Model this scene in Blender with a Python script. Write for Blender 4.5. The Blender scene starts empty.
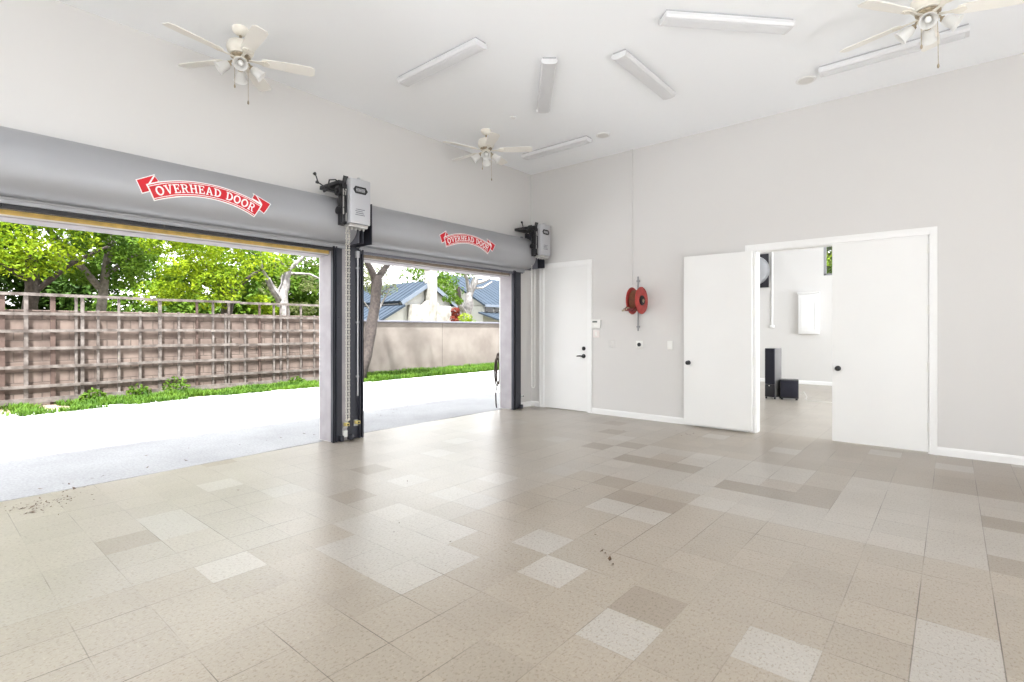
import bpy, bmesh, math, random
from mathutils import Vector, Matrix, noise as mnoise

random.seed(11)
PI = math.pi
C = bpy.context.scene.collection
SC = bpy.context.scene
R = math.radians

# ------------------------------------------------------------------ materials
def mat(name, col, rough=0.5, metal=0.0, spec=0.5, var=0.0, vscale=6.0, bump=0.0, bscale=40.0, trans=0.0, coat=0.0, col2=None):
    m = bpy.data.materials.new(name)
    m.use_nodes = True
    nt = m.node_tree
    b = nt.nodes['Principled BSDF']
    b.inputs['Base Color'].default_value = (*col, 1)
    b.inputs['Roughness'].default_value = rough
    b.inputs['Metallic'].default_value = metal
    b.inputs['Specular IOR Level'].default_value = spec
    if coat:
        b.inputs['Coat Weight'].default_value = coat
        b.inputs['Coat Roughness'].default_value = 0.12
    tc = nt.nodes.new('ShaderNodeTexCoord')
    if var or col2:
        n = nt.nodes.new('ShaderNodeTexNoise')
        n.inputs['Scale'].default_value = vscale
        n.inputs['Detail'].default_value = 5
        nt.links.new(tc.outputs['Object'], n.inputs['Vector'])
        r = nt.nodes.new('ShaderNodeValToRGB')
        c2 = col2 or tuple(min(1, c * (1 + var)) for c in col)
        c1 = col if col2 else tuple(c * (1 - var) for c in col)
        r.color_ramp.elements[0].position = 0.35
        r.color_ramp.elements[1].position = 0.65
        r.color_ramp.elements[0].color = (*c1, 1)
        r.color_ramp.elements[1].color = (*c2, 1)
        nt.links.new(n.outputs['Fac'], r.inputs['Fac'])
        nt.links.new(r.outputs['Color'], b.inputs['Base Color'])
    if bump:
        n2 = nt.nodes.new('ShaderNodeTexNoise')
        n2.inputs['Scale'].default_value = bscale
        n2.inputs['Detail'].default_value = 4
        nt.links.new(tc.outputs['Object'], n2.inputs['Vector'])
        bp = nt.nodes.new('ShaderNodeBump')
        bp.inputs['Strength'].default_value = bump
        bp.inputs['Distance'].default_value = 0.01
        nt.links.new(n2.outputs['Fac'], bp.inputs['Height'])
        nt.links.new(bp.outputs['Normal'], b.inputs['Normal'])
    if trans:
        b.inputs['Transmission Weight'].default_value = trans
    return m

def leafmat(name, c1, c2, tl=0.45):
    m = bpy.data.materials.new(name)
    m.use_nodes = True
    nt = m.node_tree
    b = nt.nodes['Principled BSDF']
    out = nt.nodes['Material Output']
    tc = nt.nodes.new('ShaderNodeTexCoord')
    n = nt.nodes.new('ShaderNodeTexNoise')
    n.inputs['Scale'].default_value = 1.6
    n.inputs['Detail'].default_value = 8
    n.inputs['Roughness'].default_value = 0.75
    nt.links.new(tc.outputs['Object'], n.inputs['Vector'])
    r = nt.nodes.new('ShaderNodeValToRGB')
    r.color_ramp.elements[0].position = 0.38
    r.color_ramp.elements[1].position = 0.62
    r.color_ramp.elements[0].color = (*c1, 1)
    r.color_ramp.elements[1].color = (*c2, 1)
    nt.links.new(n.outputs['Fac'], r.inputs['Fac'])
    nt.links.new(r.outputs['Color'], b.inputs['Base Color'])
    b.inputs['Roughness'].default_value = 0.6
    b.inputs['Specular IOR Level'].default_value = 0.12
    t = nt.nodes.new('ShaderNodeBsdfTranslucent')
    nt.links.new(r.outputs['Color'], t.inputs['Color'])
    mx = nt.nodes.new('ShaderNodeMixShader')
    mx.inputs['Fac'].default_value = tl
    nt.links.new(b.outputs['BSDF'], mx.inputs[1])
    nt.links.new(t.outputs['BSDF'], mx.inputs[2])
    nt.links.new(mx.outputs['Shader'], out.inputs['Surface'])
    return m

M = {}
M['wall'] = mat('wall_paint', (0.650, 0.638, 0.625), 0.75, bump=0.03, bscale=120)
M['ceil'] = mat('ceiling_paint', (0.915, 0.935, 0.96), 0.8, bump=0.03, bscale=120)
M['trim'] = mat('trim_paint', (0.83, 0.83, 0.825), 0.45)
M['door'] = mat('door_paint', (0.80, 0.80, 0.79), 0.4, var=0.01, vscale=1.5)
M['jamb'] = mat('jamb_paint', (0.35, 0.328, 0.342), 0.7, var=0.08, vscale=5)
M['hood'] = mat('galvanised_hood', (0.39, 0.395, 0.413), 0.5, metal=0.35, spec=0.3, var=0.03, vscale=1.2)
M['steel'] = mat('dark_steel', (0.045, 0.047, 0.06), 0.4, metal=0.3)
M['steel2'] = mat('grey_steel', (0.16, 0.16, 0.185), 0.38, metal=0.5)
M['black'] = mat('black_metal', (0.012, 0.012, 0.014), 0.4)
M['rubber'] = mat('black_rubber', (0.01, 0.01, 0.01), 0.8)
M['chrome'] = mat('bright_zinc', (0.55, 0.54, 0.52), 0.3, metal=0.8)
M['opgrey'] = mat('operator_cover_paint', (0.50, 0.505, 0.53), 0.4, metal=0.25)
M['red'] = mat('banner_red', (0.60, 0.006, 0.018), 0.45)
M['white'] = mat('banner_white', (0.88, 0.87, 0.86), 0.5)
M['yellow'] = mat('yellow_wood', (0.62, 0.42, 0.12), 0.6, var=0.2, vscale=8)
M['hosedark'] = mat('dark_hose', (0.03, 0.014, 0.010), 0.6)
M['tanwood'] = mat('tan_wood', (0.30, 0.24, 0.185), 0.7, var=0.2, vscale=8)
M['sensyel'] = mat('sensor_yellow', (0.72, 0.60, 0.22), 0.4)
M['cream'] = mat('fan_cream', (0.80, 0.765, 0.69), 0.45)
M['creamblade'] = mat('fan_blade_cream', (0.87, 0.85, 0.80), 0.4, var=0.02, vscale=4)
M['brass'] = mat('worn_brass', (0.42, 0.35, 0.25), 0.35, metal=0.6, var=0.3, vscale=30)
M['lens'] = mat('prismatic_lens', (0.74, 0.745, 0.76), 0.35, bump=0.12, bscale=160)
M['fixture'] = mat('fixture_white', (0.8, 0.8, 0.8), 0.4)
M['fixside'] = mat('fixture_side', (0.42, 0.42, 0.44), 0.5)
M['speakergrille'] = mat('grille_offwhite', (0.70, 0.69, 0.67), 0.7)
M['reelred'] = mat('reel_red', (0.42, 0.045, 0.038), 0.4, var=0.15, vscale=12)
M['reeldark'] = mat('reel_dark_red', (0.14, 0.012, 0.012), 0.5)
M['hose'] = mat('hose_brown', (0.19, 0.07, 0.035), 0.6, var=0.2, vscale=20)
M['plastic'] = mat('white_plastic', (0.80, 0.80, 0.77), 0.4)
M['plate2'] = mat('almond_plate', (0.78, 0.72, 0.70), 0.45)
M['lcd'] = mat('lcd', (0.10, 0.11, 0.10), 0.25)
M['spkblack'] = mat('speaker_black', (0.012, 0.012, 0.018), 0.35)
M['spkgrille'] = mat('speaker_grille', (0.016, 0.016, 0.028), 0.85, bump=0.2, bscale=300)
M['spkside'] = mat('speaker_side', (0.16, 0.155, 0.155), 0.3)
M['chainm'] = mat('pale_zinc_chain', (0.66, 0.63, 0.57), 0.45, metal=0.3)
M['pipegrey'] = mat('pipe_grey', (0.30, 0.30, 0.31), 0.45)
M['concrete'] = None
M['stucco'] = mat('stucco', (0.122, 0.102, 0.087), 0.9, col2=(0.168, 0.147, 0.126), vscale=1.3, bump=0.3, bscale=60)
M['wood'] = mat('weathered_wood', (0.055, 0.042, 0.034), 0.8, col2=(0.14, 0.12, 0.105), vscale=7, bump=0.2, bscale=30)
M['woodred'] = mat('stained_wood', (0.042, 0.023, 0.016), 0.8, col2=(0.07, 0.042, 0.031), vscale=5, bump=0.2, bscale=30)
M['bark'] = mat('bark_dark', (0.024, 0.018, 0.015), 0.9, col2=(0.052, 0.040, 0.034), vscale=14, bump=0.8, bscale=25)
M['barklt'] = mat('bark_pale', (0.13, 0.12, 0.115), 0.9, col2=(0.24, 0.225, 0.215), vscale=9, bump=0.7, bscale=20)
M['barkmid'] = mat('bark_mid', (0.085, 0.072, 0.063), 0.9, col2=(0.16, 0.14, 0.126), vscale=11, bump=0.7, bscale=22)
M['stone'] = mat('white_stone', (0.15, 0.14, 0.118), 0.9, col2=(0.27, 0.26, 0.235), vscale=2.5, bump=0.6, bscale=5)
M['sidingw'] = mat('house_white', (0.38, 0.38, 0.365), 0.8)
M['fascia'] = mat('roof_fascia', (0.10, 0.12, 0.15), 0.6)
M['windowdark'] = mat('dark_window', (0.02, 0.022, 0.025), 0.1)
M['soil'] = mat('soil', (0.12, 0.085, 0.06), 0.95, col2=(0.20, 0.155, 0.115), vscale=6, bump=0.6, bscale=20)
M['lawn'] = mat('dry_lawn', (0.13, 0.125, 0.085), 0.95, col2=(0.19, 0.18, 0.13), vscale=2, bump=0.5, bscale=20)
M['grass'] = leafmat('grass_blade', (0.030, 0.075, 0.008), (0.085, 0.155, 0.016), 0.4)
M['leafY'] = leafmat('leaf_bright', (0.06, 0.13, 0.006), (0.27, 0.34, 0.014), 0.5)
M['leafG'] = leafmat('leaf_green', (0.03, 0.075, 0.008), (0.12, 0.20, 0.02), 0.5)
M['leafD'] = leafmat('leaf_dark', (0.016, 0.04, 0.006), (0.055, 0.105, 0.015), 0.45)
M['leafO'] = leafmat('leaf_olive', (0.07, 0.085, 0.03), (0.16, 0.18, 0.07), 0.5)
M['leafR'] = leafmat('leaf_red', (0.10, 0.016, 0.010), (0.22, 0.045, 0.026), 0.4)
M['leafbrown'] = mat('dry_leaf', (0.07, 0.045, 0.03), 0.9, col2=(0.16, 0.10, 0.06), vscale=20)
M['glass'] = mat('window_glass', (0.95, 0.97, 0.97), 0.02, trans=1.0)
M['dark_gap'] = mat('joint_filler', (0.015, 0.014, 0.014), 0.95)

def metal_roof_mat():
    m = mat('standing_seam_roof', (0.027, 0.036, 0.048), 0.8, spec=0.06, var=0.08, vscale=1.0)
    return m
M['roof'] = metal_roof_mat()

def concrete_mat():
    m = bpy.data.materials.new('driveway_concrete')
    m.use_nodes = True
    nt = m.node_tree; b = nt.nodes['Principled BSDF']
    tc = nt.nodes.new('ShaderNodeTexCoord')
    def nz(s, d, rg=0.6):
        n = nt.nodes.new('ShaderNodeTexNoise'); n.inputs['Scale'].default_value = s
        n.inputs['Detail'].default_value = d; n.inputs['Roughness'].default_value = rg
        nt.links.new(tc.outputs['Object'], n.inputs['Vector']); return n
    a, c = nz(0.7, 6), nz(45, 3)
    r = nt.nodes.new('ShaderNodeValToRGB')
    r.color_ramp.elements[0].position = 0.3; r.color_ramp.elements[1].position = 0.7
    r.color_ramp.elements[0].color = (0.32, 0.318, 0.32, 1); r.color_ramp.elements[1].color = (0.44, 0.437, 0.437, 1)
    nt.links.new(a.outputs['Fac'], r.inputs['Fac'])
    r2 = nt.nodes.new('ShaderNodeValToRGB')
    r2.color_ramp.elements[0].position = 0.35; r2.color_ramp.elements[1].position = 0.6
    r2.color_ramp.elements[0].color = (0.8, 0.8, 0.8, 1); r2.color_ramp.elements[1].color = (1, 1, 1, 1)
    nt.links.new(c.outputs['Fac'], r2.inputs['Fac'])
    mx = nt.nodes.new('ShaderNodeMix'); mx.data_type = 'RGBA'; mx.blend_type = 'MULTIPLY'
    mx.inputs['Factor'].default_value = 1
    nt.links.new(r.outputs['Color'], mx.inputs['A']); nt.links.new(r2.outputs['Color'], mx.inputs['B'])
    nt.links.new(mx.outputs['Result'], b.inputs['Base Color'])
    b.inputs['Roughness'].default_value = 0.85
    bp = nt.nodes.new('ShaderNodeBump'); bp.inputs['Strength'].default_value = 0.25; bp.inputs['Distance'].default_value = 0.01
    nt.links.new(c.outputs['Fac'], bp.inputs['Height']); nt.links.new(bp.outputs['Normal'], b.inputs['Normal'])
    return m
M['concrete'] = concrete_mat()

def block_mat():
    m = bpy.data.materials.new('concrete_block')
    m.use_nodes = True
    nt = m.node_tree; b = nt.nodes['Principled BSDF']
    tc = nt.nodes.new('ShaderNodeTexCoord')
    sx = nt.nodes.new('ShaderNodeSeparateXYZ'); nt.links.new(tc.outputs['Object'], sx.inputs[0])
    cx = nt.nodes.new('ShaderNodeCombineXYZ')
    nt.links.new(sx.outputs['Y'], cx.inputs['X']); nt.links.new(sx.outputs['Z'], cx.inputs['Y'])
    br = nt.nodes.new('ShaderNodeTexBrick')
    br.inputs['Scale'].default_value = 1.0
    br.inputs['Brick Width'].default_value = 0.40; br.inputs['Row Height'].default_value = 0.20
    br.inputs['Mortar Size'].default_value = 0.012; br.inputs['Mortar Smooth'].default_value = 0.3
    br.inputs['Color1'].default_value = (0.125, 0.094, 0.078, 1); br.inputs['Color2'].default_value = (0.165, 0.127, 0.107, 1)
    br.inputs['Mortar'].default_value = (0.10, 0.078, 0.064, 1)
    nt.links.new(cx.outputs[0], br.inputs['Vector'])
    n = nt.nodes.new('ShaderNodeTexNoise'); n.inputs['Scale'].default_value = 2.2; n.inputs['Detail'].default_value = 7
    mp = nt.nodes.new('ShaderNodeMapping'); mp.inputs['Scale'].default_value = (1, 1.6, 0.7)
    nt.links.new(tc.outputs['Object'], mp.inputs[0]); nt.links.new(mp.outputs[0], n.inputs['Vector'])
    r = nt.nodes.new('ShaderNodeValToRGB')
    r.color_ramp.elements[0].position = 0.3; r.color_ramp.elements[1].position = 0.65
    r.color_ramp.elements[0].color = (0.62, 0.58, 0.56, 1); r.color_ramp.elements[1].color = (1.1, 1.08, 1.05, 1)
    nt.links.new(n.outputs['Fac'], r.inputs['Fac'])
    mx = nt.nodes.new('ShaderNodeMix'); mx.data_type = 'RGBA'; mx.blend_type = 'MULTIPLY'; mx.inputs['Factor'].default_value = 1
    nt.links.new(br.outputs['Color'], mx.inputs['A']); nt.links.new(r.outputs['Color'], mx.inputs['B'])
    nt.links.new(mx.outputs['Result'], b.inputs['Base Color'])
    b.inputs['Roughness'].default_value = 0.95
    bp = nt.nodes.new('ShaderNodeBump'); bp.inputs['Strength'].default_value = 0.5; bp.inputs['Distance'].default_value = 0.02
    nt.links.new(br.outputs['Fac'], bp.inputs['Height']); bp.invert = True
    nt.links.new(bp.outputs['Normal'], b.inputs['Normal'])
    return m
M['block'] = block_mat()

TX, TY, TS = 5.500, -6.105, 0.2977     # floor tile grid: one node and the pitch
def floor_mat():
    m = bpy.data.materials.new('vinyl_floor_tile')
    m.use_nodes = True
    nt = m.node_tree; b = nt.nodes['Principled BSDF']; L = nt.links.new
    at = nt.nodes.new('ShaderNodeAttribute'); at.attribute_name = 'tile_colour'
    tc = nt.nodes.new('ShaderNodeTexCoord')
    def nz(s, d, rg=0.6, sc=(1, 1, 1)):
        mp = nt.nodes.new('ShaderNodeMapping'); mp.inputs['Scale'].default_value = sc
        L(tc.outputs['Object'], mp.inputs[0])
        n = nt.nodes.new('ShaderNodeTexNoise'); n.inputs['Scale'].default_value = s
        n.inputs['Detail'].default_value = d; n.inputs['Roughness'].default_value = rg
        L(mp.outputs[0], n.inputs['Vector']); return n
    def ramp(src, p0, p1, c0, c1):
        r = nt.nodes.new('ShaderNodeValToRGB')
        r.color_ramp.elements[0].position = p0; r.color_ramp.elements[1].position = p1
        r.color_ramp.elements[0].color = (*c0, 1); r.color_ramp.elements[1].color = (*c1, 1)
        L(src, r.inputs['Fac']); return r
    def mul(a, c, f=1.0):
        mx = nt.nodes.new('ShaderNodeMix'); mx.data_type = 'RGBA'; mx.blend_type = 'MULTIPLY'
        if isinstance(f, float): mx.inputs['Factor'].default_value = f
        else: L(f, mx.inputs['Factor'])
        L(a, mx.inputs['A'])
        if isinstance(c, tuple): mx.inputs['B'].default_value = (*c, 1)
        else: L(c, mx.inputs['B'])
        return mx.outputs['Result']
    fl1 = ramp(nz(90, 3, 0.7, (1, 0.55, 1)).outputs['Fac'], 0.33, 0.47, (0.66, 0.60, 0.53), (1, 1, 1))
    fl2 = ramp(nz(70, 3, 0.7, (0.5, 1, 1)).outputs['Fac'], 0.56, 0.68, (1, 1, 1), (1.16, 1.15, 1.13))
    wear = ramp(nz(0.55, 5).outputs['Fac'], 0.35, 0.65, (0.90, 0.88, 0.86), (1.05, 1.05, 1.05))
    col = mul(mul(mul(at.outputs['Color'], fl1.outputs['Color']), fl2.outputs['Color']), wear.outputs['Color'])
    # joints between the tiles
    sx = nt.nodes.new('ShaderNodeSeparateXYZ'); L(tc.outputs['Object'], sx.inputs[0])
    def joint(out, off, w):
        s = nt.nodes.new('ShaderNodeMath'); s.operation = 'SUBTRACT'; L(out, s.inputs[0]); s.inputs[1].default_value = off
        d = nt.nodes.new('ShaderNodeMath'); d.operation = 'PINGPONG'; L(s.outputs[0], d.inputs[0]); d.inputs[1].default_value = TS / 2
        c = nt.nodes.new('ShaderNodeMath'); c.operation = 'LESS_THAN'; L(d.outputs[0], c.inputs[0]); c.inputs[1].default_value = w
        return c.outputs[0]
    jx = joint(sx.outputs['X'], TX - TS * 40, 0.0024)
    jy = joint(sx.outputs['Y'], TY - TS * 40, 0.0020)
    br1 = ramp(nz(0.9, 2).outputs['Fac'], 0.45, 0.64, (0.10, 0.10, 0.10), (0.95, 0.95, 0.95))
    br2 = ramp(nz(1.3, 2, 0.5, (1.3, 0.8, 1)).outputs['Fac'], 0.45, 0.66, (0.08, 0.08, 0.08), (0.9, 0.9, 0.9))
    def times(a, c):
        t = nt.nodes.new('ShaderNodeMath'); t.operation = 'MULTIPLY'; L(a, t.inputs[0]); L(c, t.inputs[1]); return t.outputs[0]
    col = mul(col, (0.22, 0.18, 0.15), times(jx, br1.outputs['Color']))
    col = mul(col, (0.22, 0.18, 0.15), times(jy, br2.outputs['Color']))
    L(col, b.inputs['Base Color'])
    rr = ramp(nz(0.8, 3).outputs['Fac'], 0.3, 0.7, (0.30, 0.30, 0.30), (0.38, 0.38, 0.38))
    L(rr.outputs['Color'], b.inputs['Roughness'])
    b.inputs['Specular IOR Level'].default_value = 0.5
    b.inputs['Coat Weight'].default_value = 0.22; b.inputs['Coat Roughness'].default_value = 0.285; b.inputs['Coat IOR'].default_value = 1.6
    return m
M['floor'] = floor_mat()

# ------------------------------------------------------------------ mesh helpers
class MB:
    """Collects shapes that become ONE mesh object."""
    def __init__(s):
        s.bm = bmesh.new()
    def box(s, x0, x1, y0, y1, z0, z1, bev=0.0, mx=None):
        r = bmesh.ops.create_cube(s.bm, size=1.0)
        vs = r['verts']
        for v in vs:
            v.co = Vector(((x0 + x1) / 2 + v.co.x * (x1 - x0), (y0 + y1) / 2 + v.co.y * (y1 - y0), (z0 + z1) / 2 + v.co.z * (z1 - z0)))
        if bev:
            es = list({e for v in vs for e in v.link_edges})
            rb = bmesh.ops.bevel(s.bm, geom=es, offset=bev, segments=2, profile=0.5, affect='EDGES')
            vs = list({v for f in rb['faces'] for v in f.verts} | {v for v in vs if v.is_valid})
        if mx is not None:
            for v in vs: v.co = mx @ v.co
        return s
    def quad(s, *pts):
        s.bm.faces.new([s.bm.verts.new(p) for p in pts]); return s
    def poly(s, pts):
        s.bm.faces.new([s.bm.verts.new(p) for p in pts]); return s
    def prism(s, outline, a, b, axis='y', mx=None):
        """outline: 2-D points; extruded along axis from a to b."""
        def P(u, v, w):
            p = {'y': (u, w, v), 'x': (w, u, v), 'z': (u, v, w)}[axis]
            return mx @ Vector(p) if mx is not None else Vector(p)
        A = [s.bm.verts.new(P(u, v, a)) for u, v in outline]
        B = [s.bm.verts.new(P(u, v, b)) for u, v in outline]
        n = len(outline)
        for i in range(n):
            s.bm.faces.new((A[i], A[(i + 1) % n], B[(i + 1) % n], B[i]))
        s.bm.faces.new(A[::-1]); s.bm.faces.new(B)
        return s
    def lathe(s, prof, c=(0, 0, 0), ax=(0, 0, 1), n=20, cap=True):
        """prof: (radius, height) pairs along the axis AX from c."""
        ax = Vector(ax).normalized()
        q = Vector((0, 0, 1)).rotation_difference(ax)
        rings = []
        for r, h in prof:
            rings.append([s.bm.verts.new(Vector(c) + q @ Vector((r * math.cos(2 * PI * k / n), r * math.sin(2 * PI * k / n), h))) for k in range(n)])
        for a, b in zip(rings, rings[1:]):
            for k in range(n):
                s.bm.faces.new((a[k], a[(k + 1) % n], b[(k + 1) % n], b[k]))
        if cap:
            s.bm.faces.new(rings[0][::-1]); s.bm.faces.new(rings[-1])
        return s
    def tube(s, pts, r, n=8, cap=True):
        pts = [Vector(p) for p in pts]
        rs = r if isinstance(r, (list, tuple)) else [r] * len(pts)
        rings = []
        u = None
        for i, p in enumerate(pts):
            t = (pts[min(i + 1, len(pts) - 1)] - pts[max(i - 1, 0)]).normalized()
            if u is None:
                u = t.orthogonal().normalized()
            u = (u - t * u.dot(t))
            u = u.normalized() if u.length > 1e-6 else t.orthogonal().normalized()
            v = t.cross(u)
            rings.append([s.bm.verts.new(p + (u * math.cos(2 * PI * k / n) + v * math.sin(2 * PI * k / n)) * rs[i]) for k in range(n)])
        for a, b in zip(rings, rings[1:]):
            for k in range(n):
                s.bm.faces.new((a[k], a[(k + 1) % n], b[(k + 1) % n], b[k]))
        if cap:
            s.bm.faces.new(rings[0][::-1]); s.bm.faces.new(rings[-1])
        return s
    def ball(s, c, r, seg=12):
        bmesh.ops.create_uvsphere(s.bm, u_segments=seg, v_segments=max(6, seg // 2), radius=r, matrix=Matrix.Translation(c)); return s
    def torus(s, c, R_, r, ax=(0, 0, 1), n=24, m=8):
        q = Vector((0, 0, 1)).rotation_difference(Vector(ax).normalized())
        pts = []
        rings = []
        for i in range(n):
            a = 2 * PI * i / n
            ring = []
            for j in range(m):
                b = 2 * PI * j / m
                p = Vector(((R_ + r * math.cos(b)) * math.cos(a), (R_ + r * math.cos(b)) * math.sin(a), r * math.sin(b)))
                ring.append(s.bm.verts.new(Vector(c) + q @ p))
            rings.append(ring)
        for i in range(n):
            a, b = rings[i], rings[(i + 1) % n]
            for j in range(m):
                s.bm.faces.new((a[j], b[j], b[(j + 1) % m], a[(j + 1) % m]))
        return s
    def build(s, name, m, parent=None, smooth=True, loc=None):
        bmesh.ops.recalc_face_normals(s.bm, faces=s.bm.faces)
        me = bpy.data.meshes.new(name)
        s.bm.to_mesh(me); s.bm.free()
        me.materials.append(m)
        if smooth and len(me.polygons):
            me.polygons.foreach_set('use_smooth', [True] * len(me.polygons))
            me.set_sharp_from_angle(angle=R(32))
        o = bpy.data.objects.new(name, me)
        C.objects.link(o)
        if parent is not None: o.parent = parent
        if loc is not None: o.location = loc
        return o

def tag(o, label, cat, group=None, kind=None):
    o['label'] = label; o['category'] = cat
    if group: o['group'] = group
    if kind: o['kind'] = kind
    return o
def thing(name, label, cat, loc=(0, 0, 0), rz=0.0, group=None):
    o = bpy.data.objects.new(name, None); C.objects.link(o)
    o.location = loc; o.rotation_euler = (0, 0, rz)
    return tag(o, label, cat, group)
def struct(o, label, cat):
    return tag(o, label, cat, kind='structure')
def dup(root, loc, rz=None, label=None):
    r = root.copy(); C.objects.link(r); r.location = loc
    if rz is not None: r.rotation_euler = (0, 0, rz)
    if label: r['label'] = label
    for ch in list(root.children):
        c = ch.copy(); C.objects.link(c); c.parent = r
        for g in list(ch.children):
            d = g.copy(); C.objects.link(d); d.parent = c
    return r

# ------------------------------------------------------------------ the building
H = 4.267
XR, YR, YF, TW = 8.8, -10.6, 7.6, 0.24
OP = [(-9.0, -4.068, 2.338), (-3.64, -0.610, 2.345), (1.6, 6.6, 2.375)]   # openings of the left wall (y0, y1, top), last one added unseen to let daylight in

def wall_x(name, x0, x1, y0, y1, holes, label):
    """A wall in a plane x = const with rectangular holes (y0, y1, z0, z1)."""
    mb = MB(); cur = y0
    for a, b, zl, zh in sorted(holes):
        mb.box(x0, x1, cur, a, 0, H)
        if zl > 0: mb.box(x0, x1, a, b, 0, zl)
        mb.box(x0, x1, a, b, zh, H)
        cur = b
    mb.box(x0, x1, cur, y1, 0, H)
    return struct(mb.build(name, M['wall'], smooth=False), label, 'wall')
def wall_y(name, y0, y1, x0, x1, holes, label):
    mb = MB(); cur = x0
    for a, b, zl, zh in sorted(holes):
        mb.box(cur, a, y0, y1, 0, H)
        if zl > 0: mb.box(a, b, y0, y1, 0, zl)
        mb.box(a, b, y0, y1, zh, H)
        cur = b
    mb.box(cur, x1, y0, y1, 0, H)
    return struct(mb.build(name, M['wall'], smooth=False), label, 'wall')

wall_x('wall_left', -TW, 0, YR - 0.2, YF + 0.2, [(a, b, 0, z) for a, b, z in OP], 'greige painted wall holding both roll-up garage doors')
wall_y('wall_back', 0, 0.14, 0, XR, [(0.30, 1.235, 0, 2.515), (3.895, 5.735, 0, 2.475)], 'greige wall with the three white doors and the red hose reel')
RW = [(-9.4, -6.4, 0.05, 2.35), (-5.2, -2.2, 0.05, 2.35)]  # added openings out of view, each holding a fill lamp
wall_x('wall_right', XR, XR + 0.2, YR - 0.2, YF + 0.2, [(a, b, c, d) for a, b, c, d in RW] + [(2.0, 6.4, 1.0, 3.6)], 'greige wall opposite the garage doors')  # last hole: added opening for the adjoining room's fill lamp
BW = [(2.9, 5.4, 0.05, 2.35), (5.9, 8.4, 0.05, 2.35)]  # added openings behind the camera for the rear fill lamps
wall_y('wall_rear', YR - 0.2, YR, 0, XR, BW, 'greige wall behind the viewpoint')
wall_y('wall_far', YF, YF + 0.2, 0, XR, [(3.44, 5.4, 2.78, 3.62)], 'white wall at the far end of the adjoining room')

EDGE = [(-12, 0.06), (-7.0, 0.03), (-6.1, 0.008), (-4.14, -0.087), (-3.4, -0.160), (-0.8, -0.130), (9, -0.130)]
def slab_edge(y):
    for (a, p), (b, q) in zip(EDGE, EDGE[1:]):
        if a <= y <= b:
            return p + (q - p) * (y - a) / (b - a) + 0.006 * mnoise.noise((y * 3.0, 1.0, 0)) + 0.004 * mnoise.noise((y * 11.0, 3.0, 0))
    return -0.13
# floor: one mesh, one face per tile, tile colour stored per face
def build_floor():
    bm = bmesh.new()
    lay = bm.loops.layers.float_color.new('tile_colour')
    i0, i1 = -20, 12
    j0, j1 = math.floor((YR - TY) / TS), math.ceil((YF + 0.2 - TY) / TS)
    rnd = random.Random(5)
    LIGHT = {(-10, -1), (-13, -1), (-16, 1), (-6, 4), (-5, 3), (-3, 2), (-1, 3), (-5, 7), (-6, 7), (-4, 9), (-12, 5), (-10, 7), (-14, 8)}
    LIGHT |= {(i, j) for i in (-9, -8) for j in (1, 2, 3)} | {(-7, 1), (-7, 2), (-10, 3), (-10, 2)}
    DARK = {(-8, 12), (-7, 12), (-6, 12), (-4, 11), (-3, 11), (-2, 11), (-2, 12), (2, 12), (-5, 8), (-6, 8), (-7, 9),
            (1, 15), (1, 16), (2, 15), (2, 16), (3, 15), (3, 16), (4, 16), (-9, 14), (-10, 13)}
    for i in range(i0, i1):
        for j in range(j0, j1):
            x0 = TX + i * TS; x1 = TX + (i + 1) * TS
            y0 = TY + j * TS; y1 = y0 + TS
            y0 = max(y0, YR); y1 = min(y1, YF + 0.2)
            if y1 <= y0: continue
            e0, e1 = slab_edge(y0), slab_edge(y1)
            if x1 <= max(e0, e1) + 1e-4: continue
            cut = x0 < max(e0, e1)
            # tiles at the threshold are trimmed along the slab's uneven edge
            k = rnd.uniform(0.95, 1.05); h = rnd.random()
            base = Vector((0.345, 0.300, 0.243))
            lightc = Vector((0.405, 0.378, 0.338))
            darkc = Vector((0.215, 0.168, 0.125))
            c = base.copy()
            band = (i >= -3 and j in (9, 10)) or (i >= -1 and 11 <= j <= 14) or (-9 <= i <= -3 and 10 <= j <= 14 and (i * 7 + j * 3) % 5)
            if band: c = base.lerp(lightc, 0.75)
            elif i <= -9 and j >= 2: c = base.lerp(lightc, 0.5)
            elif i <= -11: c = base.lerp(lightc, 0.35)
            if j >= 15 and i > -4: c = base.lerp(darkc, 0.35)
            if h < 0.05 and not band: c = lightc
            elif h > 0.965: c = base.lerp(darkc, 0.4)
            if (i, j) in LIGHT: c = lightc * 1.04
            if (i, j) in DARK: c = base.lerp(darkc, 0.52)
            if TY + j * TS > 0.1: c = base.lerp(lightc, 0.6)
            c = c * k
            f = bm.faces.new([bm.verts.new(p) for p in (((x0, y0, 0), (x1, y0, 0), (x1, y1, 0), (x0, y1, 0)) if not cut else
                                 [(x1, y0, 0), (x1, y1, 0)] + [(min(slab_edge(y1 + (y0 - y1) * q / 6), x1 - 1e-3), y1 + (y0 - y1) * q / 6, 0) for q in range(7)])])
            for l in f.loops: l[lay] = (c.x, c.y, c.z, 1)
    bmesh.ops.remove_doubles(bm, verts=bm.verts, dist=1e-5)
    # the slab's edge towards the driveway
    me = bpy.data.meshes.new('floor'); bm.to_mesh(me); bm.free()
    me.materials.append(M['floor'])
    o = bpy.data.objects.new('floor', me); C.objects.link(o)
    return struct(o, 'worn beige vinyl tile floor with paler and darker replacement tiles', 'floor')
build_floor()
sl = MB()
ep = [(slab_edge(YR + k * 0.05) , YR + k * 0.05) for k in range(int((YF - YR) / 0.05) + 1)]
sl.prism([(XR + 0.2, YR - 0.2)] + [(XR + 0.2, YF + 0.2)] + ep[::-1], -0.25, -0.003, axis='z')
struct(sl.build('floor_slab', M['concrete'], smooth=False), 'concrete slab edge under the tile floor at the driveway', 'floor')
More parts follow.
